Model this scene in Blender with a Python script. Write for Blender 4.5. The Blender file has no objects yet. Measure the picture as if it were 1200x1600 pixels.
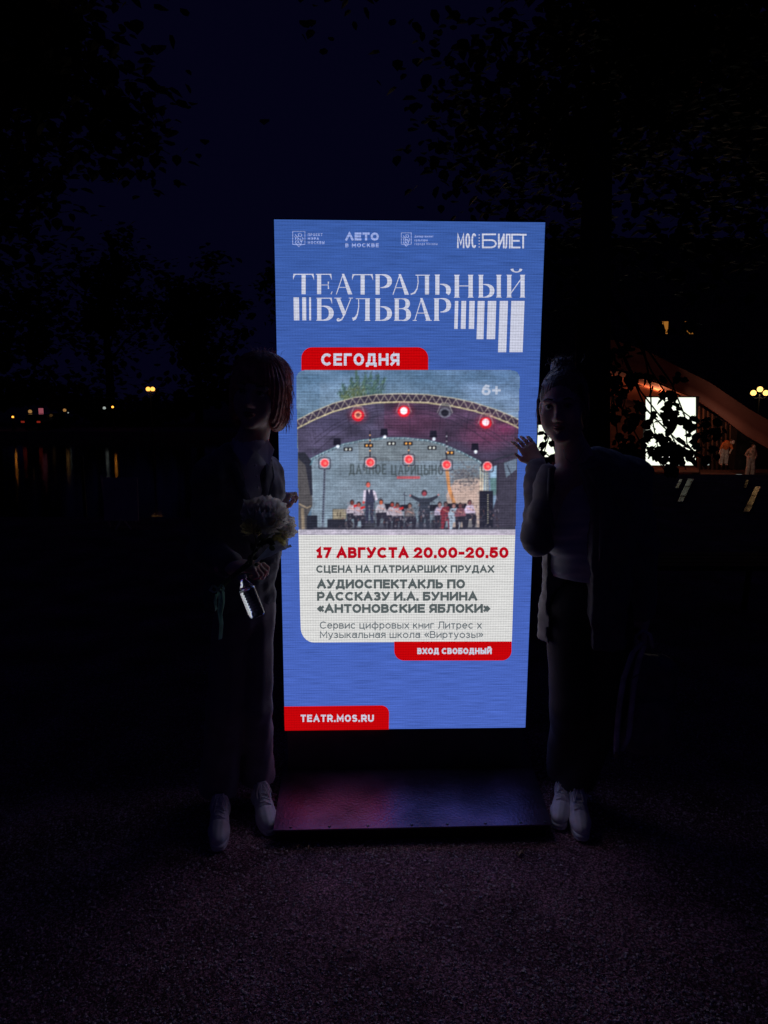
import bpy, bmesh, math, random
import numpy as np
from mathutils import Vector, Matrix, Euler
random.seed(7)
RNG = np.random.default_rng(11)
SC = bpy.context.scene
COL = SC.collection
R = math.radians

# ------------------------------------------------------------------ camera, world, exposure
F = 1120.0                      # focal length in photo pixels (photo 1200 x 1600)
PITCH, ROLL, CAMZ = 0.1693, 0.0036, 1.62
cam = bpy.data.cameras.new('camera')
cam.sensor_fit = 'VERTICAL'; cam.sensor_height = 24.0; cam.lens = 24.0 * F / 1600.0
cam.clip_start = 0.05; cam.clip_end = 600
cam_o = bpy.data.objects.new('camera', cam); COL.objects.link(cam_o)
cam_o.location = (0, 0, CAMZ)
cam_o.rotation_euler = (Matrix.Rotation(math.pi/2 - PITCH, 3, 'X') @ Matrix.Rotation(ROLL, 3, 'Z')).to_euler()
SC.camera = cam_o
W_ = bpy.data.worlds.new('World'); SC.world = W_; W_.use_nodes = True
nt = W_.node_tree; nt.nodes.clear()
wo = nt.nodes.new('ShaderNodeOutputWorld'); bgn = nt.nodes.new('ShaderNodeBackground')
bgn.inputs[0].default_value = (0.16, 0.14, 1.0, 1); bgn.inputs[1].default_value = 0.0068   # moonless city night: a flat navy sky
nt.links.new(bgn.outputs[0], wo.inputs[0])
SC.view_settings.view_transform = 'Standard'; SC.view_settings.look = 'None'
SC.view_settings.gamma = 1; SC.view_settings.exposure = 0; SC.view_settings.use_curve_mapping = False
SC.render.engine = 'CYCLES'
SC.cycles.use_denoising = True
SC.cycles.max_bounces = 6; SC.cycles.diffuse_bounces = 3; SC.cycles.glossy_bounces = 3
SC.cycles.transmission_bounces = 6; SC.cycles.transparent_max_bounces = 8
SC.cycles.sample_clamp_indirect = 2.0
SC.cycles.use_light_tree = True
SC.cycles.caustics_reflective = False; SC.cycles.caustics_refractive = False

def at(px, py, Y):
    """world point at forward distance Y that stands where the photo shows pixel (px, py)"""
    u = (px - 600) / F; v = -(py - 800) / F
    c, s = math.cos(ROLL), math.sin(ROLL)
    xc = c*u - s*v; yc = s*u + c*v
    cp, sp = math.cos(PITCH), math.sin(PITCH)
    d = Vector((xc, cp + yc*sp, yc*cp - sp))
    return Vector((d.x/d.y*Y, Y, CAMZ + d.z/d.y*Y))

def lin(r, g, b):
    f = lambda c: (c/255/12.92) if c/255 <= 0.04045 else ((c/255+0.055)/1.055)**2.4
    return (f(r), f(g), f(b))

# ------------------------------------------------------------------ materials
def mat(name, col, rough=0.7, metal=0.0, var=0.25, vscale=8.0, bump=0.0, bscale=60.0, spec=0.5, col2=None, **kw):
    m = bpy.data.materials.new(name); m.use_nodes = True
    n = m.node_tree; b = n.nodes['Principled BSDF']
    tc = n.nodes.new('ShaderNodeTexCoord')
    nz = n.nodes.new('ShaderNodeTexNoise'); nz.inputs['Scale'].default_value = vscale; nz.inputs['Detail'].default_value = 5
    n.links.new(tc.outputs['Object'], nz.inputs['Vector'])
    mx = n.nodes.new('ShaderNodeMix'); mx.data_type = 'RGBA'
    c2 = col2 if col2 else tuple(c*(1-var) for c in col)
    c1 = col if col2 else tuple(min(1, c*(1+var)) for c in col)
    mx.inputs[6].default_value = (*c1, 1); mx.inputs[7].default_value = (*c2, 1)
    rp = n.nodes.new('ShaderNodeMapRange'); rp.inputs[1].default_value = 0.35; rp.inputs[2].default_value = 0.65
    n.links.new(nz.outputs[0], rp.inputs[0]); n.links.new(rp.outputs[0], mx.inputs[0])
    n.links.new(mx.outputs[2], b.inputs['Base Color'])
    b.inputs['Roughness'].default_value = rough; b.inputs['Metallic'].default_value = metal
    b.inputs['Specular IOR Level'].default_value = spec
    for k, v in kw.items():
        b.inputs[k.replace('_', ' ')].default_value = v
    if bump:
        n2 = n.nodes.new('ShaderNodeTexNoise'); n2.inputs['Scale'].default_value = bscale; n2.inputs['Detail'].default_value = 4
        n.links.new(tc.outputs['Object'], n2.inputs['Vector'])
        bp = n.nodes.new('ShaderNodeBump'); bp.inputs['Strength'].default_value = bump; bp.inputs['Distance'].default_value = 0.004
        n.links.new(n2.outputs[0], bp.inputs['Height']); n.links.new(bp.outputs[0], b.inputs['Normal'])
    return m

def thin(name, col, var=.15, vscale=30, t=.5):
    """petals, ribbon, canvas: light comes through"""
    m = mat(name, col, .8, 0, var, vscale); n = m.node_tree; b = n.nodes['Principled BSDF']
    tl = n.nodes.new('ShaderNodeBsdfTranslucent'); mx = n.nodes.new('ShaderNodeMixShader'); mx.inputs[0].default_value = t
    src = b.inputs['Base Color'].links[0].from_socket; n.links.new(src, tl.inputs[0])
    o = [k for k in n.nodes if k.type == 'OUTPUT_MATERIAL'][0]
    n.links.new(b.outputs[0], mx.inputs[1]); n.links.new(tl.outputs[0], mx.inputs[2]); n.links.new(mx.outputs[0], o.inputs[0]); return m

def emis(name, col, strength=1.0, sample=True):
    m = bpy.data.materials.new(name); m.use_nodes = True
    n = m.node_tree; n.nodes.clear()
    e = n.nodes.new('ShaderNodeEmission'); o = n.nodes.new('ShaderNodeOutputMaterial')
    e.inputs[0].default_value = (*col, 1); e.inputs[1].default_value = strength
    n.links.new(e.outputs[0], o.inputs[0])
    if not sample: m.cycles.emission_sampling = 'NONE'
    return m

def math_node(n, op, a, b=None):
    k = n.nodes.new('ShaderNodeMath'); k.operation = op
    for i, v in enumerate((a, b)):
        if v is None: continue
        if isinstance(v, (int, float)): k.inputs[i].default_value = v
        else: n.links.new(v, k.inputs[i])
    return k.outputs[0]

def led_mat(name, col=None, gain=1.0, sample=True, streak=0.30, dots=0.16):
    """light emitting diodes: a colour (or the colour attribute) broken up by the diode grid and uneven rows"""
    m = bpy.data.materials.new(name); m.use_nodes = True
    n = m.node_tree; n.nodes.clear()
    e = n.nodes.new('ShaderNodeEmission'); o = n.nodes.new('ShaderNodeOutputMaterial')
    tc = n.nodes.new('ShaderNodeTexCoord'); sx = n.nodes.new('ShaderNodeSeparateXYZ')
    n.links.new(tc.outputs['Object'], sx.inputs[0])
    X, Z = sx.outputs[0], sx.outputs[2]
    gx = math_node(n, 'SINE', math_node(n, 'MULTIPLY', X, 2*math.pi/0.0104))
    gz = math_node(n, 'SINE', math_node(n, 'MULTIPLY', Z, 2*math.pi/0.0104))
    grid = math_node(n, 'MULTIPLY', math_node(n, 'ADD', math_node(n, 'MULTIPLY', gx, .6), math_node(n, 'MULTIPLY', gz, 1.4)), dots*0.5)
    mp = n.nodes.new('ShaderNodeMapping'); mp.inputs['Scale'].default_value = (9, 1, 300)
    n.links.new(tc.outputs['Object'], mp.inputs[0])
    nz = n.nodes.new('ShaderNodeTexNoise'); nz.inputs['Scale'].default_value = 1; nz.inputs['Detail'].default_value = 2
    n.links.new(mp.outputs[0], nz.inputs['Vector'])
    st = math_node(n, 'MULTIPLY', math_node(n, 'SUBTRACT', nz.outputs[0], 0.5), streak*2)
    n3 = n.nodes.new('ShaderNodeTexNoise'); n3.inputs['Scale'].default_value = 230; n3.inputs['Detail'].default_value = 2
    n.links.new(tc.outputs['Object'], n3.inputs['Vector'])
    sp = math_node(n, 'MULTIPLY', math_node(n, 'SUBTRACT', n3.outputs[0], 0.5), 0.45)
    f = math_node(n, 'MULTIPLY', math_node(n, 'ADD', math_node(n, 'ADD', 1.0, grid), math_node(n, 'ADD', st, sp)), gain)
    if col is None:
        at_ = n.nodes.new('ShaderNodeAttribute'); at_.attribute_name = 'picture'
        n.links.new(at_.outputs['Color'], e.inputs[0])
    else:
        e.inputs[0].default_value = (*col, 1)
    n.links.new(f, e.inputs[1]); n.links.new(e.outputs[0], o.inputs[0])
    if not sample: m.cycles.emission_sampling = 'NONE'
    return m

# ------------------------------------------------------------------ object helpers
def link(o, parent=None):
    COL.objects.link(o)
    if parent is not None: o.parent = parent
    return o
def tag(o, label=None, cat=None, group=None, kind=None):
    if label: o['label'] = label
    if cat: o['category'] = cat
    if group: o['group'] = group
    if kind: o['kind'] = kind
    return o
def thing(name, label, cat, loc=(0, 0, 0), rz=0.0, group=None):
    o = bpy.data.objects.new(name, None); o.empty_display_size = 0.1
    link(o); o.location = loc; o.rotation_euler = (0, 0, rz)
    return tag(o, label, cat, group)
def mesh_obj(name, V, Fc, m, parent=None, smooth=False, world=False):
    me = bpy.data.meshes.new(name)
    me.from_pydata([tuple(v) for v in V], [], [tuple(f) for f in Fc])
    if smooth: me.polygons.foreach_set('use_smooth', [True]*len(me.polygons))
    me.update()
    if m: me.materials.append(m)
    o = bpy.data.objects.new(name, me); link(o, parent)
    if world and parent is not None:      # vertices given in world space
        o.matrix_parent_inverse = Matrix.Translation(-Vector(parent.location)) if not any(parent.rotation_euler) else \
            (Matrix.Translation(parent.location) @ parent.rotation_euler.to_matrix().to_4x4()).inverted()
    return o
def np_obj(name, V, Q, m, parent=None, smooth=True, world=True):
    V = np.asarray(V, np.float32); Q = np.asarray(Q, np.int32)
    me = bpy.data.meshes.new(name); k = Q.shape[1]
    me.vertices.add(len(V)); me.vertices.foreach_set('co', V.ravel())
    me.loops.add(Q.size); me.loops.foreach_set('vertex_index', Q.ravel())
    me.polygons.add(len(Q)); me.polygons.foreach_set('loop_start', np.arange(0, Q.size, k, dtype=np.int32))
    me.update(calc_edges=True)
    me.polygons.foreach_set('use_smooth', np.full(len(Q), smooth))
    if m: me.materials.append(m)
    o = bpy.data.objects.new(name, me); link(o, parent)
    if world and parent is not None:
        o.matrix_parent_inverse = (Matrix.Translation(parent.location) @ parent.rotation_euler.to_matrix().to_4x4()).inverted()
    return o

class MB:
    """collects plain shapes into one mesh"""
    def __init__(s): s.V = []; s.F = []
    def add(s, V, Fc):
        k = len(s.V); s.V += [Vector(v) for v in V]; s.F += [tuple(i+k for i in f) for f in Fc]; return s
    def box(s, c, d, rot=None):
        c = Vector(c); P = []
        for z in (-.5, .5):
            for y in (-.5, .5):
                for x in (-.5, .5):
                    p = Vector((x*d[0], y*d[1], z*d[2])); P.append(c + (rot @ p if rot else p))
        return s.add(P, [(0, 2, 3, 1), (4, 5, 7, 6), (0, 1, 5, 4), (2, 6, 7, 3), (0, 4, 6, 2), (1, 3, 7, 5)])
    def tube(s, pts, r, n=8, cap=True):
        pts = [Vector(p) for p in pts]; rr = r if isinstance(r, (list, tuple)) else [r]*len(pts)
        rings = []; up = None
        for i, p in enumerate(pts):
            t = (pts[min(i+1, len(pts)-1)] - pts[max(i-1, 0)]).normalized()
            if up is None:
                up = t.orthogonal().normalized()
            else:
                up = (up - t*up.dot(t)).normalized()
            b = t.cross(up)
            rings.append([p + (up*math.cos(2*math.pi*k/n) + b*math.sin(2*math.pi*k/n))*rr[i] for k in range(n)])
        V = [v for rg in rings for v in rg]; Fc = []
        for i in range(len(pts)-1):
            for k in range(n):
                a = i*n+k; b_ = i*n+(k+1) % n
                Fc.append((a, b_, b_+n, a+n))
        if cap:
            Fc.append(tuple(reversed(range(n)))); Fc.append(tuple(range(len(V)-n, len(V))))
        return s.add(V, Fc)
    def lathe(s, c, prof, n=24, axis=None):
        """prof: (radius, height) list, turned about axis (default Z) from point c"""
        q = Vector((0, 0, 1)).rotation_difference(Vector(axis)).to_matrix() if axis is not None else Matrix.Identity(3)
        c = Vector(c); V = []
        for (r, h) in prof:
            for k in range(n):
                a = 2*math.pi*k/n; V.append(c + q @ Vector((r*math.cos(a), r*math.sin(a), h)))
        Fc = []
        for i in range(len(prof)-1):
            for k in range(n):
                a = i*n+k; b = i*n+(k+1) % n; Fc.append((a, b, b+n, a+n))
        return s.add(V, Fc)
    def ball(s, c, r, n=12, m=8, rot=None):
        r = Vector((r, r, r)) if isinstance(r, (int, float)) else Vector(r); c = Vector(c); V = []; Fc = []
        for i in range(m+1):
            t = math.pi*i/m
            for k in range(n):
                a = 2*math.pi*k/n
                p = Vector((math.sin(t)*math.cos(a)*r.x, math.sin(t)*math.sin(a)*r.y, math.cos(t)*r.z))
                V.append(c + (rot @ p if rot else p))
        for i in range(m):
            for k in range(n):
                a = i*n+k; b = i*n+(k+1) % n; Fc.append((a, a+n, b+n, b))
        return s.add(V, Fc)
    def prism(s, poly, y0, y1, fn=lambda x, z, y: (x, y, z)):
        n = len(poly)
        V = [fn(x, z, y0) for x, z in poly] + [fn(x, z, y1) for x, z in poly]
        Fc = [tuple(range(n)), tuple(reversed(range(n, 2*n)))]
        for i in range(n):
            j = (i+1) % n; Fc.append((i, i+n, j+n, j))
        return s.add(V, Fc)
    def build(s, name, m, parent=None, smooth=False, world=False):
        return mesh_obj(name, s.V, s.F, m, parent, smooth, world)

# ------------------------------------------------------------------ soft forms: distance field + surface nets
class Vol:
    def __init__(s, lo, hi, h):
        s.lo = np.array(lo, float); s.h = h
        s.n = np.ceil((np.array(hi, float) - s.lo)/h).astype(int) + 1
        s.f = np.full(s.n, 0.2, np.float32)
    def sub(s, lo, hi):
        a = np.clip(np.floor((np.array(lo)-s.lo)/s.h).astype(int), 0, s.n-1)
        b = np.clip(np.ceil((np.array(hi)-s.lo)/s.h).astype(int)+1, 1, s.n)
        sl = tuple(slice(a[i], max(b[i], a[i]+1)) for i in range(3))
        ax = [s.lo[i] + s.h*np.arange(sl[i].start, sl[i].stop, dtype=np.float32) for i in range(3)]
        return sl, np.meshgrid(*[x.astype(np.float32) for x in ax], indexing='ij', copy=False)
    def merge(s, sl, d, k, op='add'):
        a = s.f[sl]
        if op == 'add':
            if k <= 0: s.f[sl] = np.minimum(a, d)
            else:
                h = np.maximum(k - np.abs(a-d), 0)/k; s.f[sl] = np.minimum(a, d) - h*h*k*0.25
        elif op == 'cut':
            d = -d
            if k <= 0: s.f[sl] = np.maximum(a, d)
            else:
                h = np.maximum(k - np.abs(a-d), 0)/k; s.f[sl] = np.maximum(a, d) + h*h*k*0.25
    def cap(s, a, b, ra, rb=None, k=0.02, op='add', flat=None):
        """tapered capsule; flat=(axis vector, factor) squeezes it across that axis"""
        a = np.array(a, float); b = np.array(b, float); rb = ra if rb is None else rb
        m = max(ra, rb)+k+0.03
        sl, (X, Y, Z) = s.sub(np.minimum(a, b)-m, np.maximum(a, b)+m)
        ab = b-a; L = float(ab@ab) + 1e-9
        px, py, pz = X-a[0], Y-a[1], Z-a[2]
        t = np.clip((px*ab[0]+py*ab[1]+pz*ab[2])/L, 0, 1)
        dx, dy, dz = px-t*ab[0], py-t*ab[1], pz-t*ab[2]
        if flat:
            ax, fa = np.array(flat[0], float), flat[1]; ax /= np.linalg.norm(ax)
            q = (dx*ax[0]+dy*ax[1]+dz*ax[2])*(1/fa-1)
            dx, dy, dz = dx+q*ax[0], dy+q*ax[1], dz+q*ax[2]
        d = np.sqrt(dx*dx+dy*dy+dz*dz) - (ra+(rb-ra)*t)
        s.merge(sl, d, k, op); return s
    def ell(s, c, r, M=None, k=0.02, op='add'):
        c = np.array(c, float); r = np.array(r, float)
        M = np.eye(3) if M is None else np.array(M)      # columns: local axes in world
        m = r.max()+k+0.03
        sl, (X, Y, Z) = s.sub(c-m, c+m)
        P = [X-c[0], Y-c[1], Z-c[2]]
        q = [(P[0]*M[0][i]+P[1]*M[1][i]+P[2]*M[2][i])/r[i] for i in range(3)]
        k0 = np.sqrt(q[0]**2+q[1]**2+q[2]**2)+1e-6
        k1 = np.sqrt((q[0]/r[0])**2+(q[1]/r[1])**2+(q[2]/r[2])**2)+1e-6
        s.merge(sl, k0*(k0-1)/k1, k, op); return s
    def box(s, c, hs, M=None, rnd=0.01, k=0.0, op='add'):
        c = np.array(c, float); hs = np.array(hs, float); M = np.eye(3) if M is None else np.array(M)
        m = np.linalg.norm(hs)+k+0.03
        sl, (X, Y, Z) = s.sub(c-m, c+m)
        P = [X-c[0], Y-c[1], Z-c[2]]
        q = [np.abs(P[0]*M[0][i]+P[1]*M[1][i]+P[2]*M[2][i])-hs[i]+rnd for i in range(3)]
        d = np.sqrt(sum(np.maximum(v, 0)**2 for v in q)) + np.minimum(np.maximum(np.maximum(q[0], q[1]), q[2]), 0) - rnd
        s.merge(sl, d, k, op); return s
    def disp(s, fn):
        sl, (X, Y, Z) = s.sub(s.lo, s.lo+s.h*s.n)
        near = np.abs(s.f) < 0.04
        s.f[near] += fn(X[near], Y[near], Z[near]).astype(np.float32)
    def mesh(s):
        f = s.f; f[0], f[-1] = 0.2, 0.2; f[:, 0], f[:, -1] = 0.2, 0.2; f[:, :, 0], f[:, :, -1] = 0.2, 0.2
        ins = f < 0; n = f.shape
        cnt = np.zeros((n[0]-1, n[1]-1, n[2]-1), np.int8)
        for i in (0, 1):
            for j in (0, 1):
                for k in (0, 1):
                    cnt += ins[i:n[0]-1+i, j:n[1]-1+j, k:n[2]-1+k]
        act = (cnt > 0) & (cnt < 8)
        I = np.argwhere(act); idx = np.full(act.shape, -1, np.int32); idx[act] = np.arange(len(I))
        acc = np.zeros((len(I), 3)); num = np.zeros(len(I))
        cs = [(i, j, k) for i in (0, 1) for j in (0, 1) for k in (0, 1)]
        val = {c: f[I[:, 0]+c[0], I[:, 1]+c[1], I[:, 2]+c[2]].astype(float) for c in cs}
        for c in cs:
            for ax in range(3):
                if c[ax] == 0:
                    e = list(c); e[ax] = 1; e = tuple(e)
                    a, b = val[c], val[e]; x = (a < 0) != (b < 0)
                    t = np.where(x, a/np.where(x, a-b, 1), 0)
                    p = np.array(c, float)[None, :].repeat(len(I), 0); p[:, ax] += t
                    acc[x] += p[x]; num += x
        V = s.lo + (I + acc/np.maximum(num, 1)[:, None])*s.h
        Q = []
        for ax in range(3):
            u, v = (ax+1) % 3, (ax+2) % 3
            a = [slice(1, n[i]-1) for i in range(3)]; b = list(a)
            a[ax] = slice(0, n[ax]-1); b[ax] = slice(1, n[ax])
            A = ins[tuple(a)]; B = ins[tuple(b)]
            for w_, flip in ((A & ~B, False), (~A & B, True)):
                E = np.argwhere(w_)
                if not len(E): continue
                E = E + np.array([1 if i != ax else 0 for i in range(3)])
                def ix(du, dv):
                    q = E.copy(); q[:, u] += du; q[:, v] += dv; return idx[q[:, 0], q[:, 1], q[:, 2]]
                q = [ix(-1, -1), ix(0, -1), ix(0, 0), ix(-1, 0)]
                if flip: q = q[::-1]
                Q.append(np.stack(q, 1))
        return V, np.concatenate(Q)
    def obj(s, name, m, parent=None):
        V, Q = s.mesh(); return np_obj(name, V, Q, m, parent)
# ================================================================== LED DISPLAY
DX, DY, DZ, DYAW = 0.0933, 2.780, CAMZ-1.388, 0.0315       # foot centre of the picture area; it is 1 m x 2 m
disp_root = thing('led_display', 'tall upright blue LED poster screen on a low black stand between the two women', 'LED screen', (DX, DY, 0), DYAW)
# flat layout units: pixels of the photographed screen face, rectified to metres on the face
_src = np.array([[428, 343], [852, 348], [821, 1137], [445, 1141]], float)
_dst = np.array([[-.5, 2.], [.5, 2.], [.5, 0.], [-.5, 0.]], float)
_A = []
for (x, y), (u, v) in zip(_src, _dst):
    _A.append([x, y, 1, 0, 0, 0, -u*x, -u*y]); _A.append([0, 0, 0, x, y, 1, -v*x, -v*y])
_H = np.append(np.linalg.solve(np.array(_A), _dst.ravel()), 1).reshape(3, 3)
def P2(x, y):
    q = _H @ np.array([x, y, 1.0]); return q[0]/q[2], q[1]/q[2]
layer_n = [0]
def face_obj(name, quads, m, depth=None, label=None):
    """quads: polygons in layout units -> one flat mesh a hair in front of the face"""
    if depth is None: layer_n[0] += 1; depth = 0.001 + 0.00025*layer_n[0]
    V, Fc = [], []
    for q in quads:
        k = len(V); pts = [P2(*p) for p in q]
        ar = sum(pts[i][0]*pts[(i+1) % len(pts)][1]-pts[(i+1) % len(pts)][0]*pts[i][1] for i in range(len(pts)))
        if ar < 0: pts = pts[::-1]
        V += [(p[0], -depth, p[1]+DZ) for p in pts]; Fc.append(tuple(range(k, k+len(pts))))
    o = mesh_obj(name, V, Fc, m, disp_root)
    if label: o['label'] = label
    return o

# ---- stroke drawing: polylines with width -> quads
def stroke(pts, w, close=False, ext=0.0):
    pts = [np.array(p, float) for p in pts]; n = len(pts)
    ws = list(w) if isinstance(w, (list, tuple, np.ndarray)) else [w]*n
    if len(ws) != n: ws = list(np.interp(np.linspace(0, 1, n), np.linspace(0, 1, len(ws)), ws))
    if ext and not close:
        d = pts[0]-pts[1]; pts[0] = pts[0]+d/np.linalg.norm(d)*ext
        d = pts[-1]-pts[-2]; pts[-1] = pts[-1]+d/np.linalg.norm(d)*ext
    L, Rr = [], []
    for i in range(n):
        a = pts[i]-pts[i-1] if (i > 0 or close) else None
        b = pts[(i+1) % n]-pts[i] if (i < n-1 or close) else None
        if a is None: a = b
        if b is None: b = a
        a = a/(np.linalg.norm(a)+1e-9); b = b/(np.linalg.norm(b)+1e-9)
        na, nb = np.array([-a[1], a[0]]), np.array([-b[1], b[0]])
        m = na+nb; mm = np.linalg.norm(m)
        m = na if mm < 1e-6 else m/mm
        sc = min(1/max(m@na, 0.35), 2.2)
        L.append(pts[i]+m*ws[i]/2*sc); Rr.append(pts[i]-m*ws[i]/2*sc)
    out = []
    for i in range(n if close else n-1):
        j = (i+1) % n; out.append([L[i], L[j], Rr[j], Rr[i]])
    return out
def arc(cx, cy, rx, ry, a0, a1, n=14):
    return [(cx+rx*math.cos(R(a0+(a1-a0)*i/n)), cy+ry*math.sin(R(a0+(a1-a0)*i/n))) for i in range(n+1)]

# ---- plain sans letters, centre lines in a unit box (v up); (width, strokes)
_D = lambda x0, x1: [[(x0, 0), (x0+.1, .3), (x0+.14, 1), (x1, 1), (x1, 0)]]
GL = {
 'А': (.80, [[(0, 0), (.5, 1), (1, 0)], [(.2, .33), (.8, .33)]]),
 'Б': (.66, [[(.95, 1), (0, 1), (0, 0), (.6, 0)] , [(0, .56), (.6, .56)] + arc(.62, .28, .38, .28, 90, -90) + [(.6, 0)]]),
 'В': (.66, [[(0, 0), (0, 1), (.55, 1)] + arc(.58, .77, .34, .23, 90, -90) + [(0, .54)], [(.58, .54)] + arc(.62, .27, .38, .27, 90, -90) + [(0, 0)]]),
 'Г': (.56, [[(0, 0), (0, 1), (1, 1)]]),
 'Д': (.82, [[(.12, .03), (.25, .4), (.28, 1), (.85, 1), (.85, .03)], [(0, -.14), (0, .02), (1, .02), (1, -.14)]]),
 'Е': (.62, [[(1, 1), (0, 1), (0, 0), (1, 0)], [(0, .52), (.9, .52)]]),
 'З': (.62, [arc(.45, .76, .48, .24, 160, -90) + [(.3, .52)], [(.3, .52)] + arc(.47, .26, .53, .26, 90, -160)]),
 'И': (.74, [[(0, 1), (0, 0)], [(0, .06), (1, .94)], [(1, 1), (1, 0)]]),
 'Й': (.74, [[(0, 1), (0, 0)], [(0, .06), (1, .94)], [(1, 1), (1, 0)], arc(.5, 1.32, .24, .14, 180, 360, 8)]),
 'К': (.70, [[(0, 0), (0, 1)], [(.95, 1), (.12, .48)], [(.35, .6), (1, 0)]]),
 'Л': (.74, [[(0, 0), (.12, .04), (.2, .3), (.24, 1), (1, 1), (1, 0)]]),
 'М': (.88, [[(0, 0), (0, 1), (.5, .25), (1, 1), (1, 0)]]),
 'Н': (.74, [[(0, 0), (0, 1)], [(1, 0), (1, 1)], [(0, .5), (1, .5)]]),
 'О': (.78, [arc(.5, .5, .5, .5, 0, 360, 28)]),
 'П': (.74, [[(0, 0), (0, 1), (1, 1), (1, 0)]]),
 'Р': (.66, [[(0, 0), (0, 1), (.6, 1)] + arc(.6, .68, .4, .32, 90, -90) + [(0, .36)]]),
 'С': (.78, [arc(.56, .5, .56, .5, 42, 318, 24)]),
 'Т': (.66, [[(0, 1), (1, 1)], [(.5, 0), (.5, 1)]]),
 'У': (.72, [[(0, 1), (.5, .36)], [(1, 1), (.42, .1), (.3, .0), (.1, 0)]]),
 'Х': (.74, [[(0, 0), (1, 1)], [(0, 1), (1, 0)]]),
 'Ц': (.78, [[(0, 1), (0, 0), (1, 0), (1, -.16)], [(.86, 0), (.86, 1)]]),
 'Ш': (.96, [[(0, 1), (0, 0), (1, 0), (1, 1)], [(.5, 0), (.5, 1)]]),
 'Ы': (.90, [[(0, 1), (0, 0), (.4, 0)] , [(0, .56), (.4, .56)] + arc(.42, .28, .26, .28, 90, -90) + [(.4, 0)], [(1, 0), (1, 1)]]),
 'Ь': (.64, [[(0, 1), (0, 0), (.6, 0)], [(0, .56), (.6, .56)] + arc(.62, .28, .38, .28, 90, -90) + [(.6, 0)]]),
 'Э': (.74, [arc(.48, .5, .5, .5, 150, -150, 24), [(.35, .5), (.95, .5)]]),
 'Я': (.66, [[(1, 0), (1, 1), (.4, 1)] + arc(.4, .69, .4, .31, 90, 270) + [(1, .38)], [(.5, .38), (0, 0)]]),
 '1': (.40, [[(0, .76), (.62, .97), (.62, 0)], [(.15, 0), (1, 0)]]),
 '7': (.58, [[(0, 1), (1, 1), (.35, 0)]]),
 '2': (.64, [arc(.48, .7, .48, .3, 165, -30, 12) + [(0, 0), (1, 0)]]),
 '0': (.70, [arc(.5, .5, .5, .5, 0, 360, 26)]),
 '5': (.64, [[(.92, 1), (.12, 1), (.05, .52)] + arc(.48, .31, .52, .31, 120, -150, 16)]),
 '6': (.66, [arc(.5, .31, .5, .31, 0, 360, 20), [(.02, .36), (.16, .72), (.5, .98), (.85, .92)]]),
 '+': (.66, [[(0, .45), (1, .45)], [(.5, .1), (.5, .8)]]),
 '-': (.40, [[(0, .42), (1, .42)]]), '.': (.04, [[(.5, -.02), (.5, .03)]]), ' ': (.28, []),
 '«': (.56, [[(.45, .72), (.05, .45), (.45, .18)], [(1, .72), (.6, .45), (1, .18)]]),
 '»': (.56, [[(0, .72), (.4, .45), (0, .18)], [(.55, .72), (.95, .45), (.55, .18)]]),
 'U': (.74, [[(0, 1), (0, .4)] + arc(.5, .36, .5, .36, 180, 360, 12) + [(1, 1)]]),
 'S': (.64, [arc(.5, .76, .48, .24, 20, 250, 12) + arc(.5, .26, .5, .26, 80, -160, 14)]),
 'R': (.70, [[(0, 0), (0, 1), (.6, 1)] + arc(.6, .7, .4, .3, 90, -90) + [(0, .4)], [(.55, .4), (1, 0)]]),
 'Λ': (.80, [[(0, 0), (.5, 1), (1, 0)]]),
}
for a, b in zip('TEAMO', 'ТЕАМО'): GL[a] = GL[b]
xh = .72
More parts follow.
